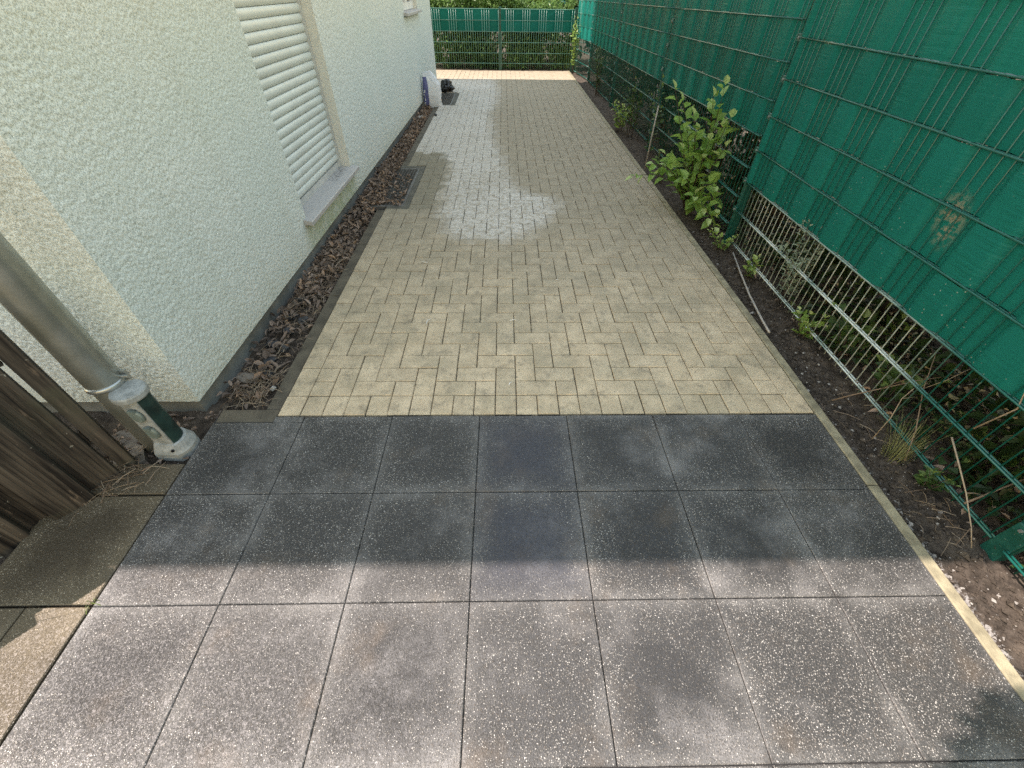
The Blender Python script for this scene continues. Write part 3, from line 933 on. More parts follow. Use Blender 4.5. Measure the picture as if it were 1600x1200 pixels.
m.obox(fp + V(0, 0, .180), fd, fs_, V(0, 0, 1), .0028, .0385, .131); m.build('face_plate', MAT['socket_grey'], sp)
m = MB(); loft(m, [ring(.078, .060, -.03), ring(.078, .060, .012), ring(.074, .056, .020), ring(.060, .040, .052), ring(.053, .034, .056)])
ft = m.build('foot', MAT['socket_grey'], sp)
for an in (70, 160, -60):
    d_ = V(math.cos(math.radians(an)), math.sin(math.radians(an)), 0)
    m = MB(); c3 = C0 + d_ * .064
    m.lathe((c3.x, c3.y, .030), [(.006, 0), (.006, .007)], 10); m.build('screw', MAT['black'], ft)
m = MB()
m.lathe((SX, SY, 0), [(.053, .308), (.058, .310), (.060, .316), (.060, .332), (.057, .338), (.001, .340)], 40); m.build('cap', MAT['socket_grey'], sp)
for zc in (.232, .132):
    m = MB()
    cc = fp + fd * .0045 + V(0, 0, zc)
    NN = 18
    rings = []
    for rr, dd in ((1.0, 0), (1.0, .006), (.82, .011)):
        rings.append([cc + fd * dd + fs_ * (.025 * rr * math.cos(2 * math.pi * k / NN)) + V(0, 0, .034 * rr * math.sin(2 * math.pi * k / NN)) for k in range(NN)])
    loft(m, rings); so = m.build('socket', MAT['flap'], sp)
    m = MB(); m.obox(cc + fd * .009 + V(0, 0, .031), fd, fs_, V(0, 0, 1), .005, .014, .005); m.build('hinge', MAT['flap'], so)

# ================================================================== wooden board fence
wf0 = V(-1.572, .985, 0)
wdir = V(-.66, -.75, 0).normalized(); wnrm = V(.75, -.66, 0).normalized()
wf = empty('wooden_fence', wf0, 'weathered grooved wooden board fence at the lower left', 'fence')
WH = .74
for k in range(9):
    off = .0 if k % 2 == 0 else .046
    c0 = wf0 + wdir * (.058 + k * .099) + wnrm * off
    hw, th = .062, .019
    m = MB(); prof2 = []
    NG = 7
    # grooved front: profile across the board
    xs_ = []
    for q_ in range(NG):
        u0 = -hw + .006 + (2 * hw - .012) * q_ / NG; u1 = -hw + .006 + (2 * hw - .012) * (q_ + 1) / NG
        g_ = (u1 - u0)
        xs_ += [(u0 + g_ * .08, th), (u0 + g_ * .62, th), (u0 + g_ * .70, th - .0022), (u0 + g_ * .98, th - .0022)]
    pr = [(-hw, -th), (-hw, th - .003)] + xs_ + [(hw, th - .003), (hw, -th)]
    lean = RND.uniform(-.01, .01)
    zb = -.02 + RND.uniform(-.012, .012); zt = WH + RND.uniform(-.01, .01)
    n = len(pr)
    vs_ = [c0 + wdir * u + wnrm * w + V(0, 0, zb) for u, w in pr] + [c0 + wdir * (u + lean) + wnrm * w + V(0, 0, zt) for u, w in pr]
    fsx = [(q_, (q_ + 1) % n, n + (q_ + 1) % n, n + q_) for q_ in range(n)]
    m.add(vs_, fsx, .3); m.add(vs_, [tuple(range(n - 1, -1, -1)), tuple(range(n, 2 * n))], .3)
    m.t = [.8 if (q_ in (0, n - 2, n - 1)) else RND.uniform(.1, .5) for q_ in range(len(m.t))]
    m.build('board', MAT['wood'], wf)
for zc in (.20, .60):
    m = MB(); c0 = wf0 + wdir * .46 - wnrm * .026 + V(0, 0, zc)
    m.obox(c0, wdir, wnrm, V(0, 0, 1), .47, .011, .035); m.build('rail', MAT['wood'], wf)
m = MB(); c0 = wf0 - wdir * .04 + wnrm * -.035 + V(0, 0, .36)
m.obox(c0, wdir, wnrm, V(0, 0, 1), .024, .030, .40, .5); m.build('post', MAT['wood'], wf)

# ================================================================== green double-rod fences
def rod_fence(root, P0, P1, zfun, rows, strip_rows, single, seed, pitch=.05, rowh=.2, tuck=0.008, overhang=.03, worn=True, period=(4, 3), phase=2):
    """one panel from P0 to P1 (2D); rods, woven strips. zfun(s) = height of the lowest double rod"""
    rr = random.Random(seed)
    P0 = Vector((P0[0], P0[1], 0)); P1 = Vector((P1[0], P1[1], 0))
    L = (P1 - P0).length; d = (P1 - P0) / L
    nrm = V(-d.y, d.x, 0)            # points to the alley when the run goes away along +Y
    if nrm.x > 0 and abs(nrm.x) > .5: nrm = -nrm
    if abs(d.x) > .7: nrm = V(0, -1, 0)
    g0 = .025; nw = int(round((L - 2 * g0) / pitch)); pw = (L - 2 * g0) / nw
    zt = (rows - 1) * rowh
    # vertical rods
    def vrod(s):
        b = P0 + d * s
        z = zfun(s)
        return [b + V(0, 0, z - overhang), b + V(0, 0, z + zt + .004)]
    allv = MB()
    base = None
    for k in range(nw + 1):
        s = g0 + k * pw
        p = vrod(s)
        if single:
            if base is None:
                m = MB(); m.tube(p, .0028, 6)
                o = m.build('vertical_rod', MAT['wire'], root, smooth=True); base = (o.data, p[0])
            else:
                o = bpy.data.objects.new('vertical_rod', base[0]); COL.objects.link(o); o.parent = root
                o.location = p[0] - base[1]
        else:
            allv.tube(p, .0032, 5)
    if not single:
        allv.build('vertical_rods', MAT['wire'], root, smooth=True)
    # horizontal double rods
    for r in range(rows):
        m = MB()
        for sgn in (-1, 1):
            pts = []
            for q_ in range(7):
                s = L * (.004 + .992 * q_ / 6); b = P0 + d * s
                pts.append(b + nrm * (sgn * .0075) + V(0, 0, zfun(s) + r * rowh))
            m.tube(pts, .0042, 7)
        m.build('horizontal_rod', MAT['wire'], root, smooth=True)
    # woven strips
    per = period[0] + period[1]
    for r in strip_rows:
        m = MB(); sag = rr.uniform(.5, 1)
        n = int(L / .0125)
        tn = rr.random()
        prev = None
        HH = 7
        for k in range(n + 1):
            s = .012 + (L - .024) * k / n
            w = (s - g0) / pw
            ph = (w + phase) % per
            # rods 0..3 of each period lie in front of the strip, 4..6 behind it
            def sm(x): x = max(0, min(1, x)); return x * x * (3 - 2 * x)
            mid = period[0] - .5
            if ph < mid + .35: f = 1 - sm((ph - (mid - .35)) / .7)
            else: f = sm((ph - (per - .5 - .35)) / .7)
            off = (-.0095 if f > .5 else .0095)
            off = .0095 * (1 - 2 * f)
            b = P0 + d * s
            z0 = zfun(s) + r * rowh + .0055; z1 = z0 + rowh - .011
            colv = []
            for h in range(HH + 1):
                u = h / HH
                zz = z0 + (z1 - z0) * u
                bow = .0035 * math.sin(math.pi * u) * (1 if f < .5 else -.2)
                rip = .0016 * math.sin(zz * 210 + nz(s, r, seed, 5) * 6) * max(0, nz(s, zz, seed + r, 4) + .15)
                edge = .0025 * nz(s, r * 3.1, seed, 22) if h in (0, HH) else 0
                colv.append(b + nrm * (off + bow * sag + rip) + V(0, 0, zz + edge))
            if prev is None:
                for c_ in colv: m.v.append(tuple(c_))
            else:
                b0 = len(m.v)
                for c_ in colv: m.v.append(tuple(c_))
                for h in range(HH):
                    m.f.append((b0 - HH - 1 + h, b0 + h, b0 + h + 1, b0 - HH + h)); m.t.append(tn); m.c.append((0, 0, 0)); m.m.append(0)
            prev = 1
        m.build('privacy_strip', MAT['strip'], root, smooth=True)
    return L

def fence_post(root, x, y, z0, z1, hw=.02, hl=.03, clips=(), face=-1, bolt=True):
    m = MB()
    m.box(x - hw, x + hw, y - hl, y + hl, z0, z1, .004)
    p = m.build('post', MAT['post'], root)
    for zc in clips:
        c = MB(); c.box(x - hw - .016, x - hw - .001, y - .024, y + .024, zc - .018, zc + .018, .002)
        k = c.build('clip', MAT['post'], p)
    if bolt:
        for zc in clips:
            b = MB(); b.tube([(x - hw - .016, y, zc), (x - hw - .023, y, zc)], .0065, 8)
            b.build('bolt', MAT['zinc_bright'], p)

FX = 1.75
side = empty('mesh_fence', (FX, .62, 0), 'tall green double rod fence with woven privacy strips on the right', 'fence')
posts = [-1.87, .635, 3.155, 5.67, 8.19, 10.71]
z_near = lambda s: .032
def zfar(y): return .11 - .0135 * (y - 3.2)
rod_fence(side, (FX, posts[0] + .015), (FX, posts[1] - .015), z_near, 9, range(2, 8), False, 3)
rod_fence(side, (FX, posts[1] + .015), (FX, posts[2] - .015), z_near, 9, range(2, 8), True, 5, phase=4)
for k in range(2, 5):
    y0 = posts[k] + .015; y1 = posts[k + 1] - .015
    rod_fence(side, (FX, y0), (FX, y1), (lambda s, y0=y0: zfar(y0 + s)), 9, range(3, 8), k == 2, 10 + k)
y0 = posts[5] + .015
rod_fence(side, (FX, y0), (FX - .13, 12.05), (lambda s, y0=y0: zfar(y0 + s)), 9, range(3, 8), False, 17)
for k, y in enumerate(posts):
    b = .03 if k < 2 else zfar(y)
    cl = [b + .1 + .2 * q_ + (.0 if k != 2 else .02) for q_ in range(8)]
    fence_post(side, FX + .032, y, -.3, 1.70 if k < 2 else b + 1.68, clips=cl)
fence_post(side, FX - .10, 12.09, -.3, 1.68, clips=[.1 + .2 * q_ for q_ in range(7)])

FY = 11.86
endf = empty('mesh_fence', (0, FY, 0), 'low green rod fence across the far end of the paving', 'fence')
rh = .184
zend = lambda s: .125
ep = [-2.52, -.075, 1.56]
rod_fence(endf, (ep[0] + .01, FY), (ep[1] - .01, FY), zend, 6, range(3, 5), False, 31, rowh=rh, overhang=.12)
rod_fence(endf, (ep[1] + .01, FY), (ep[2] - .01, FY), zend, 6, range(3, 5), False, 33, rowh=rh, overhang=.12, phase=5)
for x in ep:
    m = MB(); m.box(x - .03, x + .03, FY + .012, FY + .052, -.3, 1.075, .004); p = m.build('post', MAT['post'], endf)
    for zc in (.2, .4, .6, .8, .98):
        c = MB(); c.box(x - .02, x + .02, FY - .012, FY + .010, zc - .016, zc + .016, .002); c.build('clip', MAT['post'], p)
# short return with woven strips between the two fences
backf = empty('mesh_fence', (.9, 14.6, 0), 'dark green fence half hidden behind the far hedge at the right', 'fence')
rod_fence(backf, (.75, 14.9), (2.9, 14.3), lambda s: .1, 10, range(2, 9), False, 41)
for x, y in ((.72, 14.95), (2.95, 14.33)):
    m = MB(); m.box(x - .02, x + .02, y - .03, y + .03, -.3, 2.0, .004); m.build('post', MAT['post'], backf)

# ================================================================== grates
def grate(name, label, x0, x1, y0, y1, z, pitch, collar):
    root = empty(name, ((x0 + x1) / 2, y0, z), label, 'grate', 'light shaft grates beside the house')
    m = MB()
    for (a, b_, c_, d_) in ((x0, x1, y0, y0 + .025), (x0, x1, y1 - .025, y1), (x0, x0 + .025, y0 + .026, y1 - .026), (x1 - .025, x1, y0 + .026, y1 - .026)):
        m2 = MB(); m2.box(a, b_, c_, d_, z - .04, z + .002, .002); m2.build('frame_bar', MAT['steel'], root)
    m = MB()
    x = x0 + .03
    while x < x1 - .03:
        m.box(x - .0016, x + .0016, y0 + .026, y1 - .026, z - .025, z); x += pitch
    y = y0 + .03
    while y < y1 - .03:
        m.box(x0 + .026, x1 - .026, y - .0014, y + .0014, z - .012, z - .001); y += pitch
    tag(m.build('grid', MAT['steel'], root), kind='stuff')
    m = MB(); m.box(x0 + .01, x1 - .01, y0 + .01, y1 - .01, z - .078, z - .05); m.build('shaft', MAT['pit'], root)
    m = MB()
    for bx in collar: m.box(*bx, -.08, -.003, .003)
    m.build('mortar_collar', MAT['mortar'], root)
grate('shaft_grate', 'metal light shaft grate under dead leaves near the shuttered window', -1.285, -.905, 3.80, 4.86, -.008, .030,
      [(-.904, -.852, 3.735, 4.925), (-1.05, -.905, 3.735, 3.798), (-1.12, -.905, 4.862, 4.925)])
grate('shaft_grate', 'metal light shaft grate in the paving behind the white sack', -1.20, -.865, 8.10, 9.04, -.008, .036,
      [(-.864, -.802, 8.035, 9.10), (-1.05, -.865, 8.035, 8.098), (-1.2, -.865, 9.042, 9.10)])

# ================================================================== sack and black bag
sk = empty('sack', (-1.14, 8.02, 0), 'upright white plastic sack with blue side leaning on the house wall', 'sack')
m = MB()
NS_, NZ = 40, 26
rings = []
for j in range(NZ + 1):
    f = j / NZ
    z = -.035 + .475 * f
    hw = .138 * (1 - .10 * (1 - f) ** 4) * (1 - .42 * max(0, (f - .55) / .45) ** 1.6)
    hd = .085 * (1 - .25 * (1 - f) ** 5) * (1 - .80 * max(0, (f - .5) / .5) ** 1.6)
    ring_ = []
    for k in range(NS_):
        an = 2 * math.pi * k / NS_
        cx = math.copysign(abs(math.cos(an)) ** .55, math.cos(an)); cy = math.copysign(abs(math.sin(an)) ** .55, math.sin(an))
        wr = 1 + .09 * nz(cx * 1.2, cy * 1.2, f * 3.2, 1.9) + .08 * nz(cx * 2, cy * 2, f * 4, 2.4) + .04 * nz(cx * 3, cy * 3, f * 11, 2.0)
        xl_, xr_ = -1.283 + .012 * f, -1.006 - .15 * max(0, (f - .58) / .42) ** 1.7
        ring_.append(V((xl_ + xr_) / 2 + (xr_ - xl_) / 2 * cx * wr, 8.02 + hd * cy * wr + .02 * f, z + .012 * cx * f))
    rings.append(ring_)
loft(m, rings); m.build('bag', MAT['sack'], sk, smooth=True)
m = MB()   # printed blue panel on the left flank, 2 mm proud
vs_ = []; fs = []
ks = [k % NS_ for k in range(int(NS_ * .50), int(NS_ * .735) + 1)]
for j in range(2, 24):
    for k in ks:
        p = rings[j][k]; cpt = sum((rings[j][q_] for q_ in range(NS_)), V(0, 0, 0)) / NS_
        dv = (p - cpt); dv.z = 0
        vs_.append(p + dv.normalized() * .0025)
n = len(ks)
for j in range(21):
    for k in range(n - 1): fs.append((j * n + k, j * n + k + 1, (j + 1) * n + k + 1, (j + 1) * n + k))
m.add(vs_, fs); pb = m.build('print_panel', MAT['sack_blue'], sk, smooth=True)
m = MB(); vs_ = []
kc = [ks[len(ks) // 2], ks[len(ks) // 2 + 1]]
for j in range(3, 15):
    for k in kc:
        p = rings[j][k]; cpt = sum((rings[j][q_] for q_ in range(NS_)), V(0, 0, 0)) / NS_
        dv = (p - cpt); dv.z = 0; vs_.append(p + dv.normalized() * .0045)
m.add(vs_, [(2 * j, 2 * j + 1, 2 * j + 3, 2 * j + 2) for j in range(0, 11, 1) if j % 3 != 2]); m.build('lettering', MAT['white'], pb)

def lump(name, mat, label, cat, c, sx, sy, sz, amp, freq, seed, sub=3, group=None, parent=None, flat=True, round_=False):
    bm_v = []; 
    import bmesh
    bm = bmesh.new(); bmesh.ops.create_icosphere(bm, subdivisions=sub, radius=1)
    me = MB()
    for v in bm.verts:
        p = v.co.copy()
        k_ = 1 + amp * mnoise.noise(p * freq + Vector((seed * 3.1, seed, 0))) + amp * .5 * mnoise.noise(p * freq * 2.7 + Vector((seed, 0, 5)))
        p *= k_
        me.v.append((c[0] + p.x * sx, c[1] + p.y * sy, c[2] + max(-.8, p.z) * sz))
    me.f = [tuple(v.index for v in f.verts) for f in bm.faces]
    me.t = [.5] * len(me.f); me.c = [tuple(c)] * len(me.f); me.m = [0] * len(me.f)
    bm.free()
    o = me.build(name, MAT[mat], parent, smooth=round_, loc=None if parent else c)
    if parent is None: tag(o, label, cat, group)
    return o
bb = lump('plastic_bag', 'black', 'crumpled black plastic bag lying behind the white sack', 'bag', (-1.045, 9.22, .065), .125, .15, .115, .40, 1.5, 4, 4)
lump('tape_patch', 'white', None, None, (-.985, 9.145, .10), .022, .012, .018, .3, 2, 9, 2, parent=bb)

# ================================================================== stones, rods, small finds
lump('stone', 'stone', 'rounded brown stone lying against the plinth at the house corner', 'stone', (-1.315, 1.565, -.02), .058, .030, .026, .35, 1.3, 2, 3)
darks = [(-1.27, 1.72, .05, .05, .022), (-1.235, 1.82, .04, .03, .02), (-1.31, 1.86, .045, .04, .022), (-1.27, 1.98, .05, .035, .026), (-1.22, 2.10, .035, .045, .02), (-1.30, 2.13, .04, .03, .018), (-1.24, 1.61, .035, .035, .018), (-1.29, 2.30, .05, .04, .025)]
DSL = ['dark stone right behind the rounded brown stone in the leaf strip', 'dark stone third from the near end of the leaf strip by the kerb', 'dark stone touching the plinth just past the rounded brown stone',
       'dark stone in the middle of the pile of dark stones', 'dark stone by the damp edging beside the pile', 'dark stone touching the plinth at the far side of the pile',
       'dark stone nearest the near end of the leaf strip', 'dark stone farthest from the viewer in the pile']
for k, (x, y, a, b_, c_) in enumerate(darks):
    lump('slate_stone', 'stone_dark', DSL[k], 'stone', (x, y, -.035), a * .8, b_ * .8, c_, .6, 1.4, 20 + k, 2, group='dark stones in the leaf strip')
lump('concrete_piece', 'stone_pale', 'pale flat concrete piece lying in the leaf strip near the sack', 'stone', (-1.235, 7.2, -.015), .05, .065, .028, .25, 1.1, 31, 2)
lump('pale_stone', 'stone_pale', 'small pale stone at the near end of the leaf strip', 'stone', (-1.165, 1.50, -.03), .012, .018, .012, .3, 1.5, 35, 2)
lump('pine_cone', 'stone_dark', 'small dark pine cone lying on the pale bricks near the sack', 'pine cone', (-1.02, 7.28, .014), .022, .03, .016, .3, 3, 37, 2)
m = MB()
for k, (px, py, a, sc) in enumerate([(-1.66, 1.10, .4, .085), (-1.74, 1.17, 1.3, .10), (-1.78, 1.02, 2.2, .09)]):
    pass
def flag(c, r, seed, label):
    rr = random.Random(seed); m = MB(); n = 6
    an = sorted(rr.uniform(0, 6.283) for _ in range(n))
    an = [2 * math.pi * (k + rr.uniform(-.25, .25)) / n for k in range(n)]
    b0 = [(c[0] + r * rr.uniform(.8, 1.2) * math.cos(a), c[1] + r * rr.uniform(.75, 1.1) * math.sin(a)) for a in an]
    vs_ = [(x, y, -.06) for x, y in b0] + [(x, y, c[2]) for x, y in b0]
    m.add(vs_, [tuple(range(n - 1, -1, -1)), tuple(range(n, 2 * n))] + [(k, (k + 1) % n, n + (k + 1) % n, n + k) for k in range(n)])
    tag(m.build('flagstone', MAT['stone'], loc=(c[0], c[1], -.06)), label, 'stone')
flag((-1.60, 1.075, -.012), .075, 3, 'broken grey flagstone beside the foot of the socket post')
flag((-1.69, 1.17, -.02), .085, 5, 'broken flagstone in the dark corner behind the downpipe')

m = MB(); m.tube([(1.549, 4.90, -.05), (1.553, 4.92, .3), (1.560, 4.93, .57)], [.008, .0075, .007], 8)
tag(m.build('rod', MAT['rod'], smooth=True, loc=(1.549, 4.90, 0)), 'thin grey rod stuck upright in the soil beside the shrub', 'rod')
m = MB(); m.tube([(1.70, 2.87, .02), (1.655, 2.62, .004), (1.60, 2.33, -.004), (1.548, 2.05, .006), (1.525, 1.90, .012)], [.005, .0055, .006, .006, .0065], 8)
tag(m.build('stick', MAT['rod'], smooth=True, loc=(1.60, 2.3, 0)), 'pale grey stick lying on the soil beside the kerb', 'stick')

# ================================================================== plants
def rvec(r, up=0.0):
    while True:
        v = V(r.uniform(-1, 1), r.uniform(-1, 1), r.uniform(-1, 1))
        if .05 < v.length < 1: break
    v.normalize(); v.z += up
    return v.normalized()

def bez(a, b, c, t):
    return a * ((1 - t) ** 2) + b * (2 * t * (1 - t)) + c * (t * t)

def plant(name, label, cat, base, stems, mat, leafL, leafW, gap, seed, stem_r=.004, group=None, fine=True, leaf_from=.15, stemmat='bark', jitter=.3, droop=.18):
    """stems: list of (root, control, tip); leaves alternate along each"""
    r = random.Random(seed)
    root = empty(name, base, label, cat, group)
    sm = MB(); lm = MB()
    for (a, b, c) in stems:
        a, b, c = Vector(a), Vector(b), Vector(c)
        L = (b - a).length + (c - b).length
        n = 7
        sm.tube([bez(a, b, c, k / n) for k in range(n + 1)], [stem_r * (1 - .75 * k / n) for k in range(n + 1)], 5, r.random())
        s = L * leaf_from; side_ = r.random() * 6.28
        while s < L:
            t = s / L
            p = bez(a, b, c, t); d = (bez(a, b, c, min(1, t + .02)) - bez(a, b, c, max(0, t - .02))).normalized()
            side_ += 2.4
            o1 = d.orthogonal().normalized(); o2 = d.cross(o1)
            out = (o1 * math.cos(side_) + o2 * math.sin(side_))
            dr = (out + d * .55 + V(0, 0, .25) + rvec(r) * jitter).normalized()
            nn = (V(0, 0, 1) + rvec(r) * .55)
            sz = r.uniform(.65, 1.15) * (1 - .45 * max(0, t - .75) / .25)
            lm.leaf(p + dr * .008, dr, nn, leafL * sz, leafW * sz, .22, droop * r.uniform(.4, 1.6), r.random() * .85 + .12 * t, fine)
            s += gap * r.uniform(.6, 1.4)
        lm.leaf(c, (c - b).normalized(), V(0, 0, 1), leafL * .6, leafW * .6, .3, .1, .95, fine)
    sm.build('stem', MAT[stemmat], root, smooth=True)
    lm.build('leaves', MAT[mat], root)
    return root

# --- the shrub leaning over the kerb
B = V(1.66, 3.80, -.02)
st = []
def stem_to(tip, ctl=None, b=B):
    tip = Vector(tip)
    if ctl is None: ctl = (b + tip) / 2 + V(0, 0, .12)
    st.append((b + V(RND.uniform(-.02, .02), RND.uniform(-.03, .03), 0), Vector(ctl), tip))
stem_to((1.30, 3.80, .88), (1.52, 3.8, .42)); stem_to((1.40, 3.86, .80), (1.58, 3.8, .45)); stem_to((1.63, 3.70, .92), (1.70, 3.80, .48))
stem_to((1.60, 3.78, .84), (1.72, 3.80, .48))
stem_to((1.10, 3.76, .26), (1.42, 3.80, .36))
stem_to((1.70, 3.52, .56), (1.68, 3.62, .40))
stem_to((1.52, 3.72, .62), (1.60, 3.78, .36))
stem_to((1.44, 3.70, .50)); stem_to((1.58, 3.58, .46)); stem_to((1.66, 3.42, .30), (1.66, 3.60, .32))
stem_to((1.50, 3.60, .30)); stem_to((1.62, 3.40, .14), (1.63, 3.55, .22)); stem_to((1.36, 3.84, .42)); stem_to((1.69, 3.66, .66))
stem_to((1.56, 3.48, .20)); stem_to((1.70, 3.34, .16), (1.70, 3.5, .3)); stem_to((1.55, 3.95, .55)); stem_to((1.64, 3.30, .10), (1.66, 3.5, .22)); stem_to((1.68, 3.22, .06), (1.67, 3.45, .16)); stem_to((1.48, 3.76, .72), (1.60, 3.8, .5)); stem_to((1.70, 3.60, .74), (1.72, 3.72, .5)); stem_to((1.60, 3.62, .58)); stem_to((1.26, 3.78, .36), (1.5, 3.8, .34)); stem_to((1.42, 3.92, .30))
plant('shrub', 'bright green broad leaved shrub leaning over the kerb against the fence', 'shrub', B, st, 'leaf_fresh', .118, .084, .054, 3, .006)
st2 = []
for k in range(9):
    an = k * .7
    st2.append((B + V(.0, .03, 0), B + V(-.02 * math.cos(an), .08 * math.sin(an), .05), B + V(.03 + .06 * math.cos(an), .12 * math.sin(an) - .03, RND.uniform(.08, .26))))
# --- smaller plants along the fence foot
def tuft(name, label, cat, c, n, h, spread, mat, L, W, gap, seed, group=None, fine=True, lean=(0, 0)):
    r = random.Random(seed); ss = []
    c = Vector(c)
    for k in range(n):
        an = r.uniform(0, 6.283); rad = spread * r.uniform(.3, 1)
        tip = c + V(rad * math.cos(an) + lean[0], rad * math.sin(an) + lean[1], h * r.uniform(.55, 1.05))
        ss.append((c + V(.25 * rad * math.cos(an), .25 * rad * math.sin(an), -.02), c + V(.4 * rad * math.cos(an), .4 * rad * math.sin(an), h * .6), tip))
    return plant(name, label, cat, c, ss, mat, L, W, gap, seed + 1, .0028, group, fine)
tuft('vine_plant', 'yellow green low creeper at the foot of the middle fence post', 'plant', (1.68, 3.02, -.03), 9, .12, .13, 'leaf_bright', .034, .028, .022, 51)
tuft('vine_plant', 'small bright leaved plant growing under the stick beside the front panel', 'plant', (1.715, 2.62, -.03), 6, .13, .09, 'leaf_bright', .045, .036, .03, 53)
tuft('leafy_plant', 'yellow green leafy plant at the fence foot beyond the upright rod', 'plant', (1.60, 6.6, -.03), 12, .34, .20, 'leaf_bright', .055, .040, .034, 55)
tuft('leafy_plant', 'tall leafy plant climbing the fence beyond the upright rod', 'plant', (1.69, 6.3, -.03), 9, .62, .16, 'leaf_mid', .055, .036, .034, 57)
tuft('leafy_plant', 'thin pale leaved sapling behind the upright rod by the fence', 'plant', (1.66, 5.25, -.03), 5, .75, .12, 'leaf_mid', .06, .042, .06, 59)
tuft('leafy_plant', 'dark leafy plant rising behind the far right fence panel', 'plant', (1.72, 9.2, -.03), 10, .75, .16, 'leaf_mid', .055, .036, .04, 61)
tuft('leafy_plant', 'sunlit climbing plant at the far right corner of the fences', 'plant', (1.56, 11.62, -.03), 9, .95, .12, 'leaf_bright', .07, .045, .05, 63)
tuft('leafy_plant', 'small green seedling at the fence foot behind the bright shrub', 'plant', (1.62, 4.55, -.03), 7, .26, .13, 'leaf_mid', .05, .034, .03, 65)
tuft('mugwort', 'silvery grey green weed growing through the open rods of the front panel', 'plant', (1.80, 2.27, -.03), 11, .50, .13, 'leaf_grey', .038, .020, .013, 67, lean=(-.05, 0))
tuft('vine_plant', 'round leaved bright creeper at the rods below the silvery weed', 'plant', (1.735, 1.93, -.03), 6, .17, .10, 'leaf_bright', .050, .044, .034, 69)
tuft('leafy_plant', 'broad leaved dark weed behind the middle of the front panel', 'plant', (1.86, 1.72, -.03), 9, .26, .17, 'leaf_mid', .085, .07, .05, 71)
tuft('leafy_plant', 'broad leaved weed behind the front panel beside the dry grass', 'plant', (1.88, 1.38, -.03), 8, .22, .16, 'leaf_mid', .07, .058, .05, 73)
tuft('leafy_plant', 'small green weed at the base of the dry grass tuft', 'plant', (1.74, .91, -.03), 6, .10, .07, 'leaf_mid', .035, .028, .02, 75)
tuft('leafy_plant', 'low green creeper on dark ground behind the nearest open rods', 'plant', (2.02, 1.02, -.03), 10, .16, .20, 'leaf_mid', .045, .038, .04, 77)

def grass(name, label, c, n, h, spread, mat, w, seed, lean=(0, 0)):
    r = random.Random(seed); m = MB(); c = Vector(c)
    for k in range(n):
        an = r.uniform(0, 6.283); rad = spread * r.uniform(.15, 1)
        dv = V(math.cos(an), math.sin(an), 0)
        b = c + dv * (.03 * r.random() + spread * .12)
        tip = c + dv * rad + V(lean[0] * r.uniform(.6, 1.2), lean[1] * r.uniform(.6, 1.2), h * r.uniform(.35, 1))
        ctl = (b + tip) / 2 + V(0, 0, h * r.uniform(.25, .5))
        sd = dv.cross(V(0, 0, 1)) * (w * r.uniform(.6, 1.2))
        N_ = 5; vs_ = []
        for q_ in range(N_ + 1):
            t = q_ / N_; p = bez(b, ctl, tip, t); ww = sd * (1 - t * .85)
            vs_ += [p - ww, p + ww]
        m.add(vs_, [(2 * q_, 2 * q_ + 1, 2 * q_ + 3, 2 * q_ + 2) for q_ in range(N_)], r.random())
    return tag(m.build(name, MAT[mat], loc=c), label, 'grass')
grass('grass_tuft', 'dry yellow grass tuft at the foot of the front fence panel', (1.70, 1.06, -.035), 85, .20, .17, 'grass_dry', .0012, 81, lean=(.05, .06))
grass('grass_tuft', 'green grass blades reaching in from the left over the brown slabs', (-1.84, .36, -.02), 20, .24, .28, 'grass_green', .0028, 83, lean=(.12, .05))
grass('grass_tuft', 'tiny green tuft in the joint between brown and grey slabs', (-1.328, .488, -.006), 12, .022, .018, 'grass_green', .0016, 85)

# --- dry bent twigs at the fence foot
def twig(label, pts, r0, seed):
    m = MB(); r = random.Random(seed)
    pts = [Vector(p) for p in pts]
    m.tube(pts, [r0 * (1 - .6 * k / (len(pts) - 1)) for k in range(len(pts))], 6, r.random())
    for k in range(2, len(pts) - 1):
        d = (pts[k + 1] - pts[k]); e = pts[k] + d * .6 + rvec(r) * d.length * .8
        m.tube([pts[k], (pts[k] + e) / 2 + rvec(r) * .006, e], [r0 * .5, r0 * .4, r0 * .2], 5, r.random())
    tag(m.build('twig', MAT['twig'], smooth=True, loc=pts[0]), label, 'twig', 'dry twigs at the fence foot')
twig('long reddish twig sticking out of the front fence over the soil', [(1.60, 1.38, -.01), (1.66, 1.36, .05), (1.73, 1.33, .12), (1.82, 1.30, .20), (1.98, 1.28, .26)], .0035, 1)
twig('bent pale twig curving down past the dry grass to the nearest post', [(1.74, .99, .19), (1.725, .90, .15), (1.712, .80, .10), (1.705, .70, .03), (1.70, .645, -.02)], .0035, 2)
twig('dry twig leaning against the strips above the dry grass', [(1.71, 1.02, -.01), (1.74, 1.10, .10), (1.77, 1.22, .23), (1.79, 1.30, .36)], .003, 3)
twig('pale twig lying through the rods near the nearest post', [(1.72, .78, .06), (1.80, .80, .09), (1.95, .84, .13), (2.15, .90, .16)], .004, 4)
twig('brown upright twig crossing the open rods of the front panel', [(1.73, .96, .28), (1.745, .93, .42), (1.74, .97, .52), (1.735, .965, .60)], .003, 5)
twig('fine dry stalk standing beside the dry grass tuft', [(1.66, 1.15, -.02), (1.68, 1.17, .10), (1.69, 1.20, .19), (1.70, 1.20, .25)], .0026, 6)

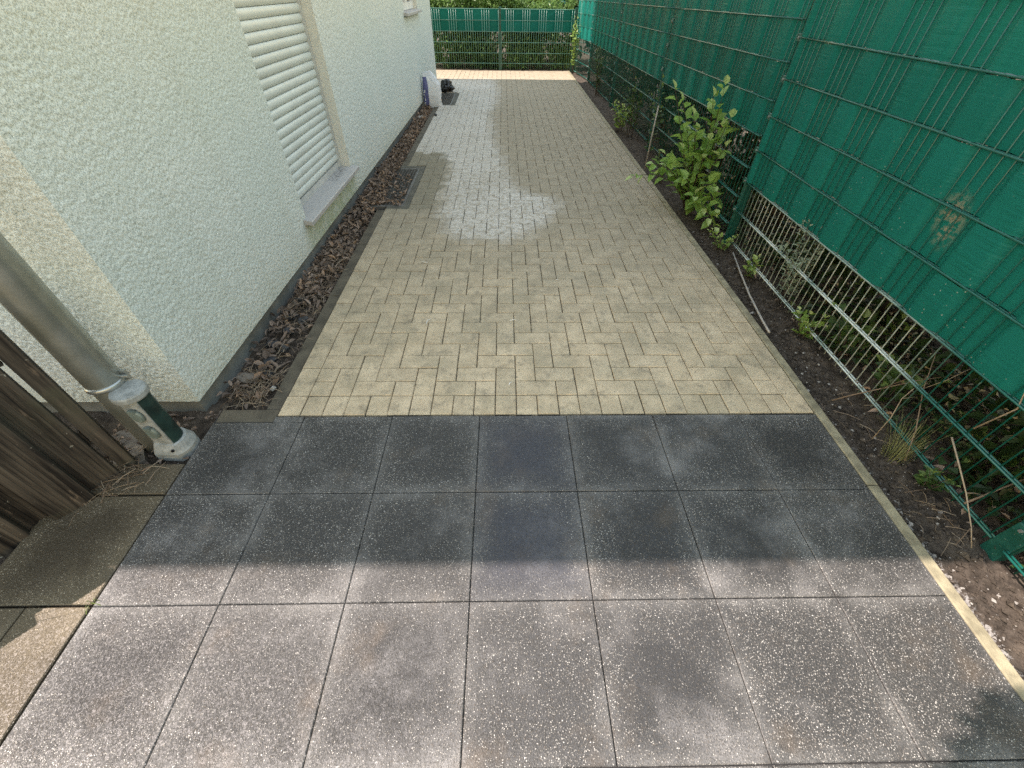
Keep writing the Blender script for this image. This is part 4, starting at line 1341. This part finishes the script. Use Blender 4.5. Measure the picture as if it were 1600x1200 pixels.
# --- dead leaves and needles along the plinth
r = random.Random(5)
lit = MB()
def litter_leaf(x, y, z, sz, rr, curl=None):
    d = V(rr.uniform(-1, 1), rr.uniform(-1, 1), rr.uniform(-.35, .45)).normalized()
    nn = V(rr.uniform(-.7, .7), rr.uniform(-.7, .7), 1)
    lit.leaf((x, y, z), d, nn, sz, sz * rr.uniform(.30, .55), rr.uniform(.2, .9), rr.uniform(-.5, .6), rr.random(), True)
for k in range(4300):
    y = 1.38 + 6.55 * r.random() ** .95
    wx = -1.415 + SL * (y - 1.33)
    x = r.uniform(wx + .005, -1.135)
    if y < 2.35 and r.random() < .62: continue
    hump = .028 * math.sin(math.pi * (x - wx) / (-1.13 - wx))
    onz = mulch_z(x, y) + r.uniform(0, .035) + hump
    if 3.80 < y < 4.86 and x > -1.285:
        if x > -1.285 + .20 * (1 if y > 4.35 else .7) and r.random() < .85: continue
        onz = -.004 + r.uniform(0, .02)
    litter_leaf(x, y, onz, r.uniform(.026, .062), r)
for k in range(190):      # a drift on the near half of the grate
    litter_leaf(r.uniform(-1.27, -.93), 3.84 + .75 * r.random() ** 1.5, -.002 + r.uniform(0, .015), r.uniform(.03, .055), r)
for k in range(420):     # stray leaves in the corner and on the right-hand bed
    if r.random() < .35: x, y, z = r.uniform(-1.75, -1.34), r.uniform(1.0, 1.32), -.028
    else: x, y, z = r.uniform(1.72, 2.5), r.uniform(.0, 3.4), .0
    litter_leaf(x, y, z + r.uniform(0, .02), r.uniform(.02, .05), r)
tag(lit.build('leaf_litter', MAT['litter']), 'brown dead leaves filling the strip along the house', 'leaf litter', kind='stuff')
ned = MB()
for k in range(620):
    y = r.choice([r.uniform(1.36, 1.62), r.uniform(1.4, 3.1), r.uniform(2.1, 3.0)])
    x = r.uniform(-1.36, -1.14)
    an = r.uniform(0, 6.28); L = r.uniform(.03, .10)
    z = mulch_z(x, y) + r.uniform(.02, .05)
    a = V(x, y, z); b = a + V(math.cos(an) * L, math.sin(an) * L, r.uniform(-.01, .02))
    if b.x > -1.06 or b.x < -1.38: continue
    ned.tube([a, (a + b) / 2 + V(0, 0, .008), b], [.0013, .0012, .0007], 3, r.random(), cap=False)
for (cx, cy, n, s) in ((-1.52, .99, 40, .07), (1.68, .80, 22, .06), (1.65, 1.3, 12, .08), (-1.56, .93, 20, .05)):
    for k in range(n):
        an = r.uniform(0, 6.28); L = r.uniform(.03, .11); x, y = r.gauss(cx, s), r.gauss(cy, s)
        z0 = (-.002 if x < 0 else soil_z(x, y)) + .008
        a = V(x, y, z0); b = a + V(math.cos(an) * L, math.sin(an) * L, r.uniform(-.002, .02))
        ned.tube([a, (a + b) / 2 + V(0, 0, .006), b], [.0015, .0013, .0008], 3, r.random(), cap=False)
tag(ned.build('dry_stalks', MAT['twig']), 'dry stalks and needles scattered over beds and leaf strip', 'dry stalks', kind='stuff')
# --- crumbs of soil and pale grit on the right-hand bed
gr_ = MB(); gr2 = MB()
for k in range(5200):
    y = -.2 + 3.6 * r.random() ** 1.3; x = r.uniform(1.515, 1.74)
    s = r.uniform(.0025, .009) * (1.9 if r.random() < .10 else 1)
    z = soil_z(x, y) + s * .3
    tgt = gr2 if (r.random() < .04 or (x < 1.57 and y < .75 and r.random() < .25)) else gr_
    vs_ = [(x + s * r.uniform(.7, 1.2), y, z), (x, y + s * r.uniform(.7, 1.3), z), (x - s * r.uniform(.7, 1.2), y, z), (x, y - s * r.uniform(.7, 1.3), z), (x, y, z + s * r.uniform(.5, 1)), (x, y, z - s)]
    tgt.add(vs_, [(0, 1, 4), (1, 2, 4), (2, 3, 4), (3, 0, 4), (1, 0, 5), (2, 1, 5), (3, 2, 5), (0, 3, 5)], r.random())
tag(gr_.build('soil_crumbs', MAT['soil']), 'crumbs of dark soil on the bed beside the kerb', 'soil', kind='stuff')
tag(gr2.build('pale_grit', MAT['grit']), 'pale grit scattered on the soil beside the kerb', 'grit', kind='stuff')
# --- small things dropped on the bricks
def petal(x, y, L, an, k):
    m = MB(); d = V(math.cos(an), math.sin(an), 0)
    m.tube([V(x, y, .004), V(x, y, .006) + d * L * .5 + V(-d.y, d.x, 0) * L * .12, V(x, y, .003) + d * L], [.0025, .003, .001], 5)
    tag(m.build('straw', MAT['petal'], loc=(x, y, 0)), ['curved bit of straw on the bricks below the damp patch', 'straight bit of straw in the middle of the near bricks', 'bit of straw lying across a joint left of the middle', 'bit of straw close to the front row of bricks', 'shortest bit of straw right of the middle'][k], 'straw', 'bits of pale straw on the bricks')
for k, (ix, iy, L, an) in enumerate([(-.55, 2.74, .05, 2.8), (.03, 2.03, .045, .1), (-.46, 2.0, .06, 1.2), (.02, 1.48, .03, 1.0), (.35, 2.5, .02, .4)]):
    petal(ix, iy, L, an, k)

# --- undergrowth behind the right-hand fence and hedge behind the far fence
def bush(name, label, c, rx, ry, h, n, mat, L, W, seed, group=None, z0=.05, xmin=-99, ymin=-99, trunk=True, cat='shrub', fine=False, gapn=.42):
    r = random.Random(seed); c = Vector(c)
    root = empty(name, c, label, cat, group)
    lm = MB()
    # clumps give the crown an uneven outline
    cl = []
    for k in range(int(14 + n / 160)):
        u = rvec(r); rad = r.uniform(.25, .95)
        cl.append((V(r.uniform(-1, 1) * rx, r.uniform(-1, 1) * ry, z0 + (h - z0) * (r.random() ** .9)), r.uniform(.16, .34) * min(1.0, max(rx, h * .5) * 1.5), r.random()))
    for k in range(n):
        cc, cr_, tb = r.choice(cl)
        u = rvec(r) * (cr_ * r.random() ** .45)
        p = c + cc + V(u.x, u.y, u.z * .8)
        if p.z < .0 or p.x < xmin or p.y < ymin: continue
        d = (rvec(r) + u.normalized() * .7 + V(0, 0, -.15)).normalized()
        s = r.uniform(.7, 1.2)
        lm.leaf(p, d, V(r.uniform(-.5, .5), r.uniform(-.5, .5), 1), L * s, W * s, .2, .2, min(1, max(0, .5 * tb + .5 * r.random())), fine)
    lm.build('crown', MAT[mat], root)
    tm = MB()
    for k in range(5):
        an = r.uniform(0, 6.28); q_ = r.choice(cl)[0]
        tm.tube([c + V(.05 * math.cos(an), .05 * math.sin(an), -.06), c + V(q_.x * .35, q_.y * .35, q_.z * .5), c + q_], [.018, .012, .004], 6)
    tm.build('trunk', MAT['bark'], root, smooth=True)
    return root
bush('hedge_shrub', 'dark shrub behind the far fence at the left by the house', (-1.25, 12.35, 0), .85, .30, 1.35, 7000, 'leaf_hedge', .10, .038, 101, 'hedge behind the far fence', ymin=12.02)
bush('hedge_shrub', 'feathery green shrub behind the middle post of the far fence', (-.25, 12.35, 0), .80, .30, 1.3, 7000, 'leaf_hedge', .10, .036, 103, 'hedge behind the far fence', ymin=12.02)
bush('hedge_shrub', 'loose lighter shrub behind the right half of the far fence', (.80, 12.4, 0), .75, .30, 1.2, 6000, 'leaf_hedge', .10, .040, 105, 'hedge behind the far fence', ymin=12.02)
bush('hedge_shrub', 'dense dark shrub in the far right corner behind both fences', (2.15, 12.4, 0), .5, .6, 2.1, 3600, 'leaf_dark', .08, .04, 107, 'hedge behind the far fence', xmin=1.86)
bush('hedge_shrub', 'tall bright shrub rising above the far fence near the house', (-1.2, 13.3, 0), 1.0, .4, 2.3, 4200, 'leaf_bright', .11, .055, 109, 'hedge behind the far fence', z0=.8)
bush('hedge_shrub', 'tall shrub with bright leaves above the right half of the far fence', (.45, 13.3, 0), .6, .4, 2.3, 3200, 'leaf_bright', .11, .055, 111, 'hedge behind the far fence', z0=.9)
bush('hedge_shrub', 'tall dark evergreen closing the view beyond the far fence', (-.3, 13.6, 0), 2.4, .35, 2.2, 9000, 'leaf_dark', .14, .08, 113, 'hedge behind the far fence')
for k, (x, y, rx, ry, h, n, mt, lb) in enumerate([
    (2.40, .9, .42, .75, 1.25, 6500, 'leaf_dark', 'dark undergrowth behind the nearest open rods of the right fence'),
    (2.34, 2.1, .40, .80, 1.4, 8000, 'leaf_dark', 'dark undergrowth behind the middle of the front fence panel'),
    (2.30, 3.4, .34, .70, 1.5, 7000, 'leaf_dark', 'dark undergrowth behind the middle post of the right fence'),
    (2.25, 4.8, .34, .80, 1.5, 4600, 'leaf_dark', 'dark undergrowth behind the second panel of the right fence'),
    (2.22, 6.5, .34, .95, 1.5, 4600, 'leaf_dark', 'dark undergrowth behind the third panel of the right fence'),
    (2.22, 8.5, .34, 1.1, 1.5, 4600, 'leaf_dark', 'dark undergrowth behind the fourth panel of the right fence'),
    (2.22, 10.5, .34, .95, 1.5, 4200, 'leaf_dark', 'leafy undergrowth behind the far end of the right fence')]):
    bush('undergrowth_shrub', lb, (x, y, 0), rx, ry, h, n, mt, .065, .04, 201 + k, 'undergrowth behind the right fence', xmin=1.87)
r = random.Random(9)
iv = MB()
for k in range(4200):
    x = 1.80 + .75 * r.random(); y = r.uniform(-.2, 5.5)
    if nz(x, y, 4, 3.0) < -.3: continue
    p = V(x, y, soil_z(x, y) + r.uniform(.01, .09))
    iv.leaf(p, V(r.uniform(-1, 1), r.uniform(-1, 1), r.uniform(-.1, .3)), V(r.uniform(-.4, .4), r.uniform(-.4, .4), 1), r.uniform(.03, .06), r.uniform(.025, .05), .15, .15, r.random(), False)
tag(iv.build('ivy', MAT['leaf_dark']), 'low ivy covering the ground behind the right fence', 'ivy', kind='stuff')

# --- unseen small tree, added so its crown shades the lower right corner
tr = empty('tree', (-2.7, -1.6, 0), 'unseen slender leafy tree added left of the viewpoint to cast a shadow', 'tree')
m = MB(); m.tube([(-2.7, -1.6, -.1), (-2.6, -1.5, 1.5), (-2.35, -1.2, 3.2), (-2.05, -.80, 4.5)], [.07, .06, .045, .02], 10)
m.tube([(-2.3, -1.2, 3.2), (-2.0, -.7, 3.9), (-1.75, -.2, 4.4)], [.03, .02, .008], 8)
m.build('trunk', MAT['bark'], tr, smooth=True)
lm = MB(); r = random.Random(77)
cl = [(V(-1.93, -.15, 4.5), .22), (V(-1.70, -.06, 4.45), .24), (V(-2.2, -.75, 4.6), .5), (V(-1.6, -.55, 4.8), .45), (V(-2.3, -1.4, 4.4), .5), (V(-1.47, -.02, 4.4), .28)]
for k in range(5200):
    cc, rad = r.choice(cl); u = rvec(r) * (rad * r.random() ** .4)
    lm.leaf(cc + u, rvec(r), V(0, 0, 1) + rvec(r) * .5, r.uniform(.06, .1), r.uniform(.04, .06), .2, .2, r.random(), False)
lm.build('crown', MAT['leaf_mid'], tr)
